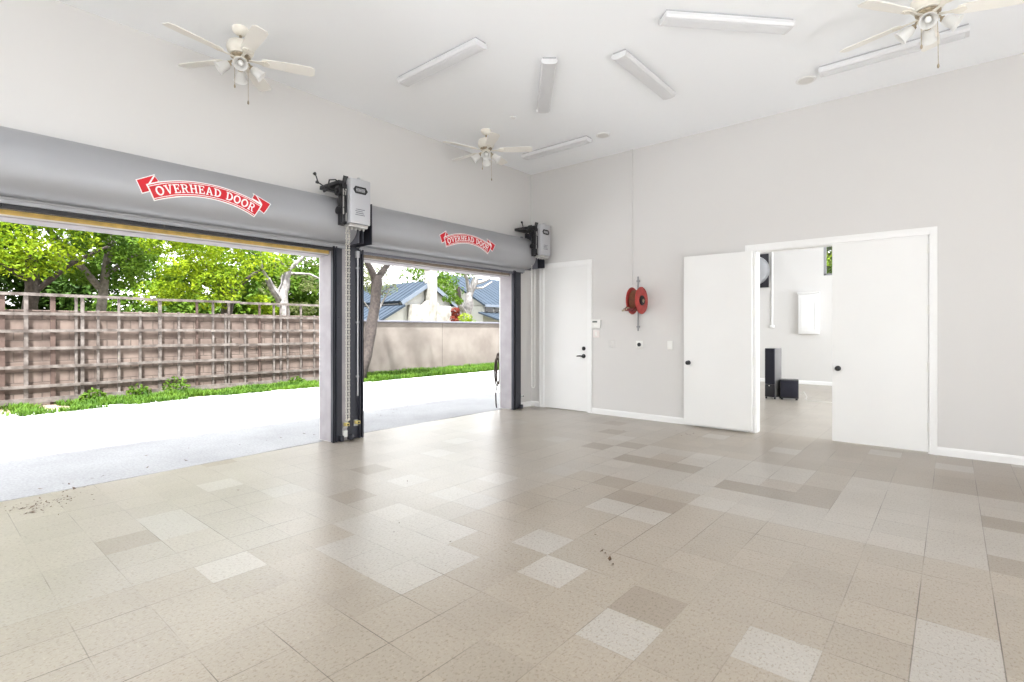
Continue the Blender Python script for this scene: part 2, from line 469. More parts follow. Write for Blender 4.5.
struct(MB().box(-TW, XR + 0.2, YR - 0.2, YF + 0.2, H, H + 0.25).build('ceiling', M['ceil'], smooth=False), 'flat white painted ceiling', 'ceiling')
struct(MB().box(-0.60, XR + 0.7, YR - 0.7, YF + 0.7, H + 0.26, H + 0.42).build('roof', M['fascia'], smooth=False), 'flat roof over the garage', 'roof')

# linings of the openings (grey painted boards), head and right jamb
for k, (a, b, z) in enumerate(OP[:2]):
    mb = MB()
    mb.box(-0.205, 0.055, b - 0.012, b + 0.03, 0.014, z + 0.05)          # right jamb board
    mb.box(-0.205, 0.055, a - 0.03, a + 0.012, 0.014, z + 0.05)
    mb.box(-TW - 0.015, -0.004, a - 0.03, b + 0.03, z - 0.012, z + 0.03)
    if k == 0: mb.box(0.0, 0.052, -4.05, -3.66, 0.0, 2.44)               # buck carrying the two middle guides
    else: mb.box(0.0, 0.052, -0.60, -0.375, 0.0, 2.44)
    struct(mb.build('trim_%d' % (k + 3), M['jamb'], smooth=False), ['grey painted jamb and head boards of the wide garage opening', 'grey painted jamb and head boards of the narrower garage opening'][k], 'trim')

# baseboards of the back wall and the short piece of the left wall
bp = [(0, 0), (0.018, 0), (0.018, 0.07), (0.010, 0.088), (0, 0.092)]
def skirting(name, runs, label):
    mb = MB()
    for (ax, a, b, off, sgn) in runs:
        if ax == 'x':   # along x, wall at y = off, board on the sgn side
            mb.prism([(off + sgn * u, v) for u, v in bp], a, b, axis='x')
        else:
            mb.prism([(off + sgn * u, v) for u, v in bp], a, b, axis='y')
    return struct(mb.build(name, M['trim'], smooth=False), label, 'baseboard')
skirting('baseboard_back', [('x', 0.0, 0.205, 0, -1), ('x', 1.315, 3.765, 0, -1), ('x', 5.805, XR, 0, -1)], 'white baseboard along the wall with the doors')
skirting('baseboard_left', [('y', -0.33, 0, 0, 1)], 'short white baseboard in the corner beside the door')
skirting('baseboard_far', [('x', 0, XR, YF, -1), ('x', 0, 3.80, 0.14, 1), ('x', 5.83, XR, 0.14, 1)], 'white baseboard in the adjoining room')
skirting('baseboard_right', [('y', YR, 0, XR, -1)], 'white baseboard of the wall opposite the garage doors')

# door casings
def casing(name, x0, x1, top, ox0, ox1, otop, label):
    mb = MB()
    for (a, b) in ((ox0, x0), (x1, ox1)):
        mb.box(a, b, -0.020, 0, 0, top, 0.003)
        mb.box(a if a < x0 - 0.02 else b - 0.03, a + 0.03 if a < x0 - 0.02 else b, -0.028, -0.018, 0, otop - 0.03)
    mb.box(ox0, ox1, -0.020, 0, top, otop, 0.003)
    mb.box(ox0, ox1, -0.028, -0.018, otop - 0.03, otop)
    # jambs through the wall
    mb.box(x0 - 0.02, x0 + 0.012, -0.004, 0.15, 0, top)
    mb.box(x1 - 0.012, x1 + 0.02, -0.004, 0.15, 0, top)
    mb.box(x0 - 0.02, x1 + 0.02, -0.004, 0.15, top - 0.012, top + 0.02)
    return struct(mb.build(name, M['trim'], smooth=False), label, 'trim')
casing('trim_1', 0.305, 1.23, 2.515, 0.205, 1.315, 2.592, 'white casing around the narrow door in the corner')
casing('trim_2', 3.895, 5.735, 2.478, 3.765, 5.805, 2.560, 'white casing around the double doorway')

def knob(parent, x, y, z, m, ny=-1):
    mb = MB()
    mb.lathe([(0.032, 0), (0.032, 0.006), (0.014, 0.010), (0.012, 0.032), (0.022, 0.036), (0.030, 0.046), (0.030, 0.056), (0.022, 0.066), (0.006, 0.070)], (x, y, z), (0, ny, 0), 20)
    k = mb.build('door_knob', m, parent); k['label'] = 'black round knob'; return k
def hinges(parent, x, y, zs, m):
    for z in zs:
        MB().lathe([(0.008, -0.055), (0.008, 0.055)], (x, y, z), (0, 0, 1), 10).box(x - 0.022, x + 0.022, y - 0.002, y + 0.006, z - 0.05, z + 0.05).build('hinge', m, parent)

d1 = MB().box(0.318, 1.217, -0.002, 0.042, 0.012, 2.502, 0.002).build('door_1', M['door'], smooth=False)
struct(d1, 'closed narrow white flush door in the corner with black lever and deadbolt', 'door')
mb = MB().lathe([(0.034, 0), (0.034, 0.012), (0.026, 0.022), (0.010, 0.026)], (1.150, -0.002, 1.085), (0, -1, 0), 20)
mb.box(1.143, 1.157, -0.050, -0.02, 1.060, 1.110, 0.003)
o = mb.build('deadbolt', M['black'], d1); o['label'] = 'black deadbolt'
mb = MB().lathe([(0.036, 0), (0.036, 0.012), (0.014, 0.018), (0.012, 0.05)], (1.150, -0.002, 0.955), (0, -1, 0), 20)
mb.tube([(1.150, -0.05, 0.955), (1.11, -0.055, 0.957), (1.06, -0.052, 0.955), (1.035, -0.048, 0.950)], [0.013, 0.012, 0.010, 0.008])
o = mb.build('door_handle', M['black'], d1); o['label'] = 'black lever handle'
d2 = MB().box(-0.932, 0.0, 0.0, 0.045, 0.030, 2.470, 0.002).build('door_2', M['door'], smooth=False)
d2.location = (3.868, -0.088, 0); d2.rotation_euler = (0, 0, R(1.0))
struct(d2, 'white flush door leaf folded open flat against the wall beside the doorway', 'door')
knob(d2, -0.862, 0.0, 0.925, M['black'])
hinges(d2, 0.010, 0.052, (0.30, 0.98, 1.63, 2.32), M['plastic'])
d3 = MB().box(4.790, 5.728, -0.004, 0.040, 0.020, 2.466, 0.002).build('door_3', M['door'], smooth=False)
struct(d3, 'closed white flush leaf of the double doorway', 'door')
knob(d3, 4.853, -0.004, 0.925, M['black'])
hinges(d3, 5.728, -0.008, (0.30, 0.975, 1.63, 2.32), M['plastic'])

# far-room clerestory window
def window(name, axis, off, a, b, z0, z1, mull, label, fm='pipegrey'):
    w = bpy.data.objects.new(name, None); C.objects.link(w); struct(w, label, 'window')
    fr = MB(); t = 0.05; d = 0.10
    def bx(u0, u1, v0, v1, dd=d, o=0.05):
        if axis == 'y': fr.box(u0, u1, off + o, off + o + dd, v0, v1)
        else: fr.box(off + o, off + o + dd, u0, u1, v0, v1)
    bx(a, b, z0, z0 + t); bx(a, b, z1 - t, z1); bx(a, a + t, z0, z1); bx(b - t, b, z0, z1)
    for m_ in mull: bx(m_ - 0.02, m_ + 0.02, z0, z1, 0.06, 0.06)
    fr.build('window_frame', M[fm], w, smooth=False)
    g = MB()
    if axis == 'y': g.box(a + t, b - t, off + 0.085, off + 0.090, z0 + t, z1 - t)
    else: g.box(off + 0.085, off + 0.090, a + t, b - t, z0 + t, z1 - t)
    gl = g.build('pane', M['glass'], w, smooth=False)
    return w
window('window_1', 'y', YF, 3.44, 5.4, 2.78, 3.62, (4.42,), 'high window at the far end of the adjoining room, green leaves outside')

# ------------------------------------------------------------------ roll-up garage doors
PROF = [(0.0, 3.035), (0.08, 3.040), (0.16, 3.025), (0.235, 2.985), (0.30, 2.920), (0.345, 2.835), (0.366, 2.745), (0.362, 2.660), (0.335, 2.585), (0.285, 2.525), (0.22, 2.490), (0.15, 2.478), (0.10, 2.478)]
def _arc():
    s = [0.0]
    for (a, b), (c, d) in zip(PROF, PROF[1:]): s.append(s[-1] + math.hypot(c - a, d - b))
    return s
SARC = _arc()
def hood_pt(t, off=0.0):
    """Point of the hood's section at arc length t from the wall at the top, pushed out by off."""
    t = max(0.0, min(SARC[-1] - 1e-6, t))
    k = max(i for i in range(len(SARC) - 1) if SARC[i] <= t)
    def P(i): return Vector(PROF[max(0, min(len(PROF) - 1, i))])
    f = (t - SARC[k]) / (SARC[k + 1] - SARC[k])
    p0, p1, p2, p3 = P(k - 1), P(k), P(k + 1), P(k + 2)
    p = 0.5 * ((2 * p1) + (p2 - p0) * f + (2 * p0 - 5 * p1 + 4 * p2 - p3) * f * f + (3 * p1 - p0 - 3 * p2 + p3) * f ** 3)
    d = (p2 - p1).normalized()
    nrm = Vector((-d.y, d.x))
    if nrm.x < 0 and abs(d.y) > 0.2: nrm = -nrm
    if abs(d.y) <= 0.2: nrm = Vector((0, 1)) if t < SARC[-1] / 2 else Vector((0, -1))
    return p + nrm * off
def t_at_z(z):
    best, bt = 9, 0
    for i in range(400):
        t = SARC[3] + (SARC[9] - SARC[3]) * i / 399
        e = abs(hood_pt(t).y - z)
        if e < best: best, bt = e, t
    return bt

def glyph(ch):
    """Slab-serif capital in a unit-height box: list of polygons, and its width."""
    S, T, V = 0.19, 0.10, 0.06
    def rc(a, b, c, d): return [(a, b), (c, b), (c, d), (a, d)]
    def ring(cx, cy, rx, ry, s, a0, a1, n=20):
        out = []
        for i in range(n):
            p, q = a0 + (a1 - a0) * i / n, a0 + (a1 - a0) * (i + 1) / n
            out.append([(cx + rx * math.cos(p), cy + ry * math.sin(p)), (cx + rx * math.cos(q), cy + ry * math.sin(q)),
                        (cx + (rx - s) * math.cos(q), cy + (ry - s * 0.8) * math.sin(q)), (cx + (rx - s) * math.cos(p), cy + (ry - s * 0.8) * math.sin(p))])
        return out
    if ch == 'H':
        return [rc(.10, 0, .29, 1), rc(.63, 0, .82, 1), rc(.2, .44, .7, .56)] + [rc(x, y, x + .37, y + T) for x in (.01, .54) for y in (0, .9)], .92
    if ch == 'E':
        return [rc(.10, 0, .29, 1), rc(.01, 0, .75, .11), rc(.01, .89, .73, 1), rc(.2, .45, .55, .56), rc(.64, 0, .75, .28), rc(.62, .72, .73, 1), rc(.48, .36, .57, .66)], .78
    if ch == 'D':
        return [rc(.10, 0, .29, 1), rc(.01, 0, .45, .11), rc(.01, .89, .45, 1)] + ring(.40, .5, .46, .5, .2, -PI / 2, PI / 2), .88
    if ch == 'R':
        return [rc(.10, 0, .29, 1), rc(.01, 0, .39, T), rc(.01, .89, .5, 1), rc(.2, .42, .5, .53)] + ring(.48, .71, .29, .29, .17, -PI / 2, PI / 2) + [[(.42, .46), (.60, .46), (.80, 0), (.60, 0)], rc(.6, 0, .92, T)], .92
    if ch == 'O':
        return ring(.47, .5, .46, .52, .2, 0, 2 * PI, 36), .94
    if ch == 'V':
        return [[(.08, 1), (.29, 1), (.53, 0), (.40, 0)], [(.68, 1), (.82, 1), (.53, 0), (.40, 0)], rc(0, .9, .38, 1), rc(.56, .9, .92, 1)], .92
    if ch == 'A':
        return [[(.08, 0), (.22, 0), (.53, 1), (.38, 1)], [(.64, 0), (.86, 0), (.53, 1), (.40, 1)], rc(.22, .28, .70, .39), rc(0, 0, .34, T), rc(.56, 0, .95, T)], .95
    return [], .45

def banner(parent, yc, zc, W, name_prefix=''):
    """Arched ribbon banner with its lettering, laid on the curved hood. W: overall width."""
    t0 = t_at_z(zc)
    c0 = W * 0.018                    # centre of the band above the emblem's centre
    half = W * 0.413                  # half-length of the arched middle band
    hh = W * 0.050                    # half-height of the band
    rad = W * 0.907                   # arch radius
    amax = half / rad
    def place(a, r, off):             # a: arch angle, r: radial offset from the centre line
        s = (rad + r) * math.sin(a); u = (rad + r) * math.cos(a) - rad + c0
        p = hood_pt(t0 - u, off)
        return Vector((p.x, yc + s, p.y))
    def flat(s, u, off):
        p = hood_pt(t0 - u, off)
        return Vector((p.x, yc + s, p.y))
    def strip(mb, a0, a1, r0, r1, off, n=40, m=6):
        vs = [[mb.bm.verts.new(place(a0 + (a1 - a0) * i / n, r0 + (r1 - r0) * j / m, off)) for j in range(m + 1)] for i in range(n + 1)]
        for i in range(n):
            for j in range(m):
                mb.bm.faces.new((vs[i][j], vs[i + 1][j], vs[i + 1][j + 1], vs[i][j + 1]))
    def cell(mb, pts, off, m=5):      # bilinear patch given in (s, u)
        vs = [[None] * (m + 1) for _ in range(m + 1)]
        (ax, ay), (bx, by), (cx, cy), (dx, dy) = pts
        for i in range(m + 1):
            for j in range(m + 1):
                f, g = i / m, j / m
                s = (ax * (1 - f) + bx * f) * (1 - g) + (dx * (1 - f) + cx * f) * g
                u = (ay * (1 - f) + by * f) * (1 - g) + (dy * (1 - f) + cy * f) * g
                vs[i][j] = mb.bm.verts.new(flat(s, u, off))
        for i in range(m):
            for j in range(m):
                mb.bm.faces.new((vs[i][j], vs[i + 1][j], vs[i + 1][j + 1], vs[i][j + 1]))
    def su(a, r): return ((rad + r) * math.sin(a), (rad + r) * math.cos(a) - rad)
    e = W * 0.010
    white, red, wl = MB(), MB(), MB()
    # ribbon tails: white edge below, red on top, a zigzag fold line in white
    def P(*q): return [(a * W, b * W) for a, b in q]
    for tail, inner, folds in (
        (P((-0.457, -0.087), (-0.417, -0.068), (-0.381, 0.063), (-0.495, -0.002)), P((-0.424, -0.027), (-0.340, -0.005), (-0.350, 0.016), (-0.381, 0.063)),
         (P((-0.430, -0.030), (-0.418, -0.030), (-0.374, 0.060), (-0.386, 0.060)), P((-0.430, -0.034), (-0.424, -0.022), (-0.352, 0.022), (-0.352, 0.010)))),
        (P((0.417, -0.063), (0.456, -0.085), (0.508, 0.002), (0.372, 0.065)), P((0.340, 0.000), (0.434, -0.020), (0.380, 0.066), (0.352, 0.024)),
         (P((0.426, -0.018), (0.440, -0.014), (0.396, 0.060), (0.386, 0.060)), P((0.352, 0.014), (0.354, 0.028), (0.438, -0.008), (0.432, -0.020))))):
        for q in (tail, inner):
            cxm = sum(p[0] for p in q) / 4; cym = sum(p[1] for p in q) / 4
            cell(white, [(cxm + (p[0] - cxm) * 1.14, cym + (p[1] - cym) * 1.16) for p in q], 0.0022)
            cell(red, q, 0.0034)
        for q in folds: cell(wl, q, 0.0044)
    strip(white, -amax - e / rad, amax + e / rad, -hh - e * 1.6, hh + e * 1.6, 0.0050)
    strip(red, -amax, amax, -hh - e * 0.7, hh + e * 0.7, 0.0062)
    for sg in (-1, 1):
        strip(wl, -amax, amax, sg * (hh - e * 0.3) - e * 0.28, sg * (hh - e * 0.3) + e * 0.28, 0.0074, 40, 1)
    base = red.build('banner', M['red'], parent, smooth=False); base['label'] = 'red arched ribbon emblem'
    white.build('banner_border', M['white'], base, smooth=False)
    # lettering
    text = 'OVERHEAD DOOR'
    lh = hh * 1.36
    gl = [glyph(ch) for ch in text]
    gap = 0.085
    tot = sum(w for _, w in gl) + gap * (len(text) - 1)
    sc = (2 * half * 0.93) / tot
    cur = -tot / 2
    for polys, w in gl:
        for pl in polys:
            # each stroke is a small grid so that the letter follows the curved hood
            (ax, ay), (bx, by), (cx, cy), (dx, dy) = pl
            m = 6
            g = [[None] * (m + 1) for _ in range(m + 1)]
            for i in range(m + 1):
                for j in range(m + 1):
                    f, h = i / m, j / m
                    x = (ax * (1 - f) + bx * f) * (1 - h) + (dx * (1 - f) + cx * f) * h
                    y = (ay * (1 - f) + by * f) * (1 - h) + (dy * (1 - f) + cy * f) * h
                    g[i][j] = wl.bm.verts.new(place(((cur + x) * sc) / rad, (y - 0.5) * lh, 0.0078))
            for i in range(m):
                for j in range(m):
                    wl.bm.faces.new((g[i][j], g[i + 1][j], g[i + 1][j + 1], g[i][j + 1]))
        cur += w + gap
    wl.build('lettering', M['white'], base, smooth=False)
    return base

def guide(mb, ya, yb, side, X=0.054):
    """Wall guide of one door: flange between ya and yb, channel at the opening side (side -1: low-y edge), bolts and a foot."""
    mb.box(X, X + 0.012, ya, yb, 0.004, 2.46)
    e = ya if side < 0 else yb
    s = 1 if side < 0 else -1
    for d in (0.0, 0.045):
        mb.box(X + 0.010, X + 0.058, min(e + s * d, e + s * (d + 0.010)), max(e + s * d, e + s * (d + 0.010)), 0.006, 2.44)
    mb.box(X + 0.050, X + 0.058, min(e, e + s * 0.022), max(e, e + s * 0.022), 0.006, 2.44)
    o = yb if side < 0 else ya
    mb.box(X + 0.010, X + 0.070, min(o - s * 0.004, o - s * 0.05), max(o - s * 0.004, o - s * 0.05), 0.004, 0.075, 0.006)
    z = 0.30
    while z < 2.4:
        mb.lathe([(0.012, 0), (0.012, 0.008), (0.005, 0.011)], (X + 0.012, (ya + yb) / 2 + s * 0.035, z), (1, 0, 0), 8)
        z += 0.42

def rolling_door(label, y0, y1, g0, g1, logo, top, barmat, stripmat):
    """y0..y1: hood; g0 / g1: (ya, yb) guide flanges left and right of the opening."""
    t = thing('rolling_door', label, 'roll-up door', (0, 0, 0), 0, 'roll-up garage doors')
    n = 60
    out = []
    for i in range(n + 1):
        p = hood_pt(SARC[-1] * i / n); out.append((p.x, p.y))
    mb = MB()
    ny = max(2, int((y1 - y0) / 0.4))
    A = [[mb.bm.verts.new((x, y0 + (y1 - y0) * k / ny, z)) for (x, z) in out] for k in range(ny + 1)]
    for k in range(ny):
        for i in range(n):
            mb.bm.faces.new((A[k][i], A[k + 1][i], A[k + 1][i + 1], A[k][i + 1]))
    for k in (0, ny):
        mb.bm.faces.new([A[k][i] for i in range(n + 1)] + [mb.bm.verts.new((0.0, y0 if k == 0 else y1, 2.478))])
    hood = mb.build('hood', M['hood'], t)
    # rolled lip under the hood and end bands
    lip = MB()
    lip.tube([(0.100, y0, 2.470), (0.100, y1, 2.470)], 0.012, 10)
    lip.box(0.085, 0.100, y0, y1, 2.425, 2.475)
    lip.build('hood_lip', M['hood'], hood)
    for ye in (y0 + 0.02, y1 - 0.045):
        bd = MB()
        rows = [[bd.bm.verts.new((hood_pt(SARC[-1] * i / n, 0.003).x, yy, hood_pt(SARC[-1] * i / n, 0.003).y)) for i in range(3, n - 1)] for yy in (ye, ye + 0.025)]
        for i in range(len(rows[0]) - 1):
            bd.bm.faces.new((rows[0][i], rows[1][i], rows[1][i + 1], rows[0][i + 1]))
        bd.build('end_band', M['hood'], hood)
    banner(hood, *logo)
    # steel end brackets
    for ye, sg in ((y0, -1), (y1, 1)):
        br = MB()
        yo = ye + sg * 0.012
        br.box(0.0, 0.385, min(ye + sg * 0.004, yo), max(ye + sg * 0.004, yo), 2.47, 2.98, 0.0)
        br.box(0.0, 0.03, min(ye, ye + sg * 0.05), max(ye, ye + sg * 0.05), 2.42, 3.08)
        br.build('end_bracket', M['steel'] if sg < 0 else M['steel2'], t, smooth=False)
    for g, side in ((g0, 1), (g1, -1)):
        mb = MB(); guide(mb, g[0], g[1], side)
        mb.build('guide_rail', M['steel'], t, smooth=False)
    b = MB()
    b.box(0.060, 0.100, g0[1] - 0.03, g1[0] + 0.03, top + 0.052, 2.421)
    b.box(0.052, 0.104, g0[1] - 0.03, g1[0] + 0.03, top + 0.044, top + 0.053)
    yb = g0[1] + 0.3
    while yb < g1[0] - 0.1:
        b.lathe([(0.008, 0), (0.008, 0.007), (0.004, 0.010)], (0.100, yb, 2.406), (1, 0, 0), 8); yb += 0.85
    b.build('bottom_bar', barmat, t, smooth=False)
    s = MB().box(0.0, 0.018, g0[1] - 0.02, g1[0] + 0.02, top + 0.012, top + 0.028).box(0.0, 0.012, g0[1] - 0.02, g1[0] + 0.02, top + 0.030, top + 0.050)
    w = s.build('weather_strip', stripmat, t, smooth=False); w['label'] = 'wood-coloured strip under the bottom bar'
    return t

rolling_door('wide silver roll-up door, its larger red banner clearly readable', -9.15, -3.90, (-9.13, -9.0), (-4.078, -3.930), (-5.575, 2.745, 1.185), 2.338, M['black'], M['yellow'])
rolling_door('narrower silver roll-up door beside the room corner', -3.70, -0.315, (-3.850, -3.645), (-0.620, -0.375), (-1.985, 2.755, 1.165), 2.345, M['steel2'], M['tanwood'])

# ------------------------------------------------------------------ door operators
def operator(label, loc, chain_z, chain_white, chain_x, chain_y):
    t = thing('door_operator', label, 'door motor', loc, 0, 'roll-up door motors')
    # local frame: x out from the wall, y along the wall; origin at the wall plane below the box
    c = MB()
    c.box(0.43, 0.535, -0.095, 0.185, 0.0, 0.54, 0.016)
    c.lathe([(0.02, 0), (0.02, 0.03), (0.012, 0.035)], (0.48, 0.05, 0.535), (0, 0, 1), 12)
    c.build('cover', M['opgrey'], t)
    cap = MB().box(0.40, 0.530, -0.105, 0.150, -0.040, -0.003, 0.008)
    for k in range(5): cap.lathe([(0.011, 0), (0.011, 0.026)], (0.45 + k * 0.01, -0.08 + k * 0.048, -0.040), (0, 0, -1), 8)
    cap.build('terminal_tray', M['chrome'], t)
    bd = MB()
    hexa = [(-0.060, 0.405), (-0.030, 0.362), (0.110, 0.362), (0.140, 0.405), (0.110, 0.448), (-0.030, 0.448)]
    bd.prism([(y, z) for y, z in hexa], 0.535, 0.539, axis='x')
    e = bd.build('badge', M['black'], t, smooth=False)
    st = MB(); st.box(0.539, 0.5405, -0.02, 0.10, 0.386, 0.391); st.box(0.539, 0.5405, -0.02, 0.10, 0.419, 0.424)
    for k in range(7): st.box(0.539, 0.5405, -0.022 + k * 0.0178, -0.010 + k * 0.0178, 0.396, 0.414)
    st.build('badge_print', M['opgrey'], e, smooth=False)
    lb = MB()
    for k in range(4): lb.box(0.5345, 0.536, -0.03 + 0.01 * (k % 2), 0.10 - 0.012 * (k % 3), 0.105 + k * 0.022, 0.113 + k * 0.022)
    lb.build('label_print', M['steel2'], t, smooth=False)
    # dark drive mechanism behind the cover and on its near side
    m_ = MB()
    m_.box(0.375, 0.430, -0.165, 0.180, -0.02, 0.47, 0.004)
    m_.box(0.425, 0.470, -0.165, -0.100, 0.0, 0.46, 0.004)
    m_.lathe([(0.060, 0), (0.060, 0.03), (0.03, 0.035), (0.03, 0.05)], (0.405, -0.165, 0.38), (0, -1, 0), 20)
    m_.lathe([(0.045, 0), (0.045, 0.025), (0.02, 0.03)], (0.405, -0.165, 0.15), (0, -1, 0), 18)
    m_.box(0.02, 0.45, -0.20, 0.08, 0.455, 0.50, 0.006)
    m_.lathe([(0.03, 0), (0.03, 0.08)], (0.42, -0.10, 0.49), (0.3, 0, 1), 12)
    for k in range(6): m_.lathe([(0.010, 0), (0.010, 0.012)], (0.468, -0.145 + 0.02 * (k % 2), 0.04 + 0.07 * k), (1, 0, 0), 8)
    m_.build('drive', M['black'], t)
    for (y, z, hz) in ((-0.150, 0.10, 0.30), (-0.115, 0.02, 0.10), (-0.120, 0.33, 0.07)):
        MB().box(0.468, 0.476, y - 0.006, y + 0.006, z, z + hz).lathe([(0.010, 0), (0.010, 0.008)], (0.474, y, z + hz * 0.9), (1, 0, 0), 8).build('zinc_fitting', M['chrome'], t, smooth=False)
    bk = MB()
    bk.box(0.0, 0.42, 0.150, 0.160, -0.20, 0.30)
    bk.box(0.0, 0.02, 0.115, 0.28, -0.20, 0.46)
    bk.build('mounting_plate', M['steel'], t, smooth=False)
    # wire ends and cable loops sticking out on the near side
    wr = MB()
    wr.tube([(0.42, -0.16, 0.45), (0.42, -0.22, 0.50), (0.42, -0.30, 0.48), (0.41, -0.32, 0.36), (0.40, -0.36, 0.33)], 0.009)
    wr.tube([(0.40, -0.16, 0.38), (0.41, -0.30, 0.37), (0.42, -0.44, 0.42), (0.42, -0.47, 0.50)], 0.008)
    wr.tube([(0.41, -0.30, 0.385), (0.42, -0.37, 0.33)], 0.012)
    wr.lathe([(0.016, 0), (0.020, 0.02), (0.016, 0.03)], (0.42, -0.47, 0.50), (0, -0.6, 0.6), 10)
    wr.lathe([(0.014, 0), (0.016, 0.03)], (0.42, -0.435, 0.418), (0, -1, 0.1), 10)
    wr.build('cable', M['black'], t)
    # hand chain: a long narrow loop
    ch = MB()
    L_ = loc[2] - chain_z
    for s in (0, 1):
        y = chain_y[s]
        zt = -0.03
        k = 0
        while zt - k * 0.034 > -L_ + 0.02:
            zc = zt - k * 0.034
            q = (0, 1, 0) if k % 2 else (1, 0, 0)
            rr = 0.012
            ch.torus((chain_x, y, zc), rr, 0.0045, q, 8, 4)
            k += 1
    ya, yb = chain_y
    ch.tube([(chain_x, ya, -L_ + 0.04), (chain_x, ya * 0.88 + yb * 0.12, -L_ + 0.012), (chain_x, (ya + yb) / 2, -L_), (chain_x, ya * 0.12 + yb * 0.88, -L_ + 0.012), (chain_x, yb, -L_ + 0.04)], 0.006, 6)
    c_ = ch.build('hand_chain', M['plastic'] if chain_white else M['chainm'], t)
    c_['label'] = 'hanging loop of hand chain'
    return t
operator('grey door motor with dark hexagon badge between the two roll-up doors', (0.0, -4.01, 2.665), 0.30, False, 0.385, (-0.055, -0.020))
operator('grey door motor with dark hexagon badge at the room corner', (0.0, -0.30, 2.700), 0.38, True, 0.30, (-0.060, 0.030))

# safety sensors at the foot of the guides
def photo_eye(label, loc, rz, m, group):
    t = thing('photo_eye', label, 'sensor', loc, rz, group)
    MB().box(0.0, 0.06, -0.026, 0.026, -0.02, 0.02, 0.005).build('housing', m, t)
    MB().lathe([(0.012, 0), (0.012, 0.008)], (0.060, 0, 0), (1, 0, 0), 12).build('lens', M['rubber'], t)
    MB().box(-0.008, 0.002, -0.03, 0.03, -0.05, 0.03).build('bracket', M['chrome'], t, smooth=False)
    return t
photo_eye('yellow door sensor at the foot of the bare wall strip between the openings', (0.062, -3.880, 0.205), 0, M['sensyel'], 'door sensors')
photo_eye('yellow door sensor on the dark guide rail of the narrower opening', (0.076, -3.735, 0.215), 0, M['sensyel'], 'door sensors')
photo_eye('small white door sensor on a bracket near the room corner', (0.012, -0.325, 0.215), 0, M['plastic'], 'door sensors')
cj = MB().box(0.052, 0.085, -3.915, -3.862, 0.045, 0.125, 0.004)
tag(cj.build('junction_box', M['plastic']), 'small white cable box low between the two openings', 'box')

# white rigid conduit up the post between the doors
cv = MB().tube([(0.085, -3.715, 2.35), (0.085, -3.715, 0.55)], 0.011, 10)
for z in (0.8, 1.5, 2.2): cv.box(0.066, 0.092, -3.732, -3.698, z - 0.012, z + 0.012)
cv.box(0.066, 0.105, -3.745, -3.685, 2.33, 2.42, 0.004)
tag(cv.build('cable_conduit', M['opgrey']), 'thin grey conduit running down the dark rail between the openings', 'conduit')

# black hose coiled on the outer side of the right jamb
hs = MB()
for k, (w, zt, zb) in enumerate(((0.045, 0.98, 0.42), (0.065, 0.90, 0.40), (0.03, 0.88, 0.48))):
    pts = []
    for i in range(25):
        a = 2 * PI * i / 24
        pts.append((-0.275 - 0.025 * k, -0.605 - w * math.cos(a), (zt + zb) / 2 + (zt - zb) / 2 * math.sin(a)))
    hs.tube(pts, 0.013, 8, cap=False)
hs.tube([(-0.30, -0.600, 0.42), (-0.31, -0.630, 0.25), (-0.31, -0.62, 0.08), (-0.33, -0.58, -0.01)], 0.012)
hs.box(-0.30, -0.242, -0.60, -0.56, 0.94, 0.98)
tag(hs.build('garden_hose', M['hosedark']), 'dark hose looped on the outer edge of the right opening', 'hose')

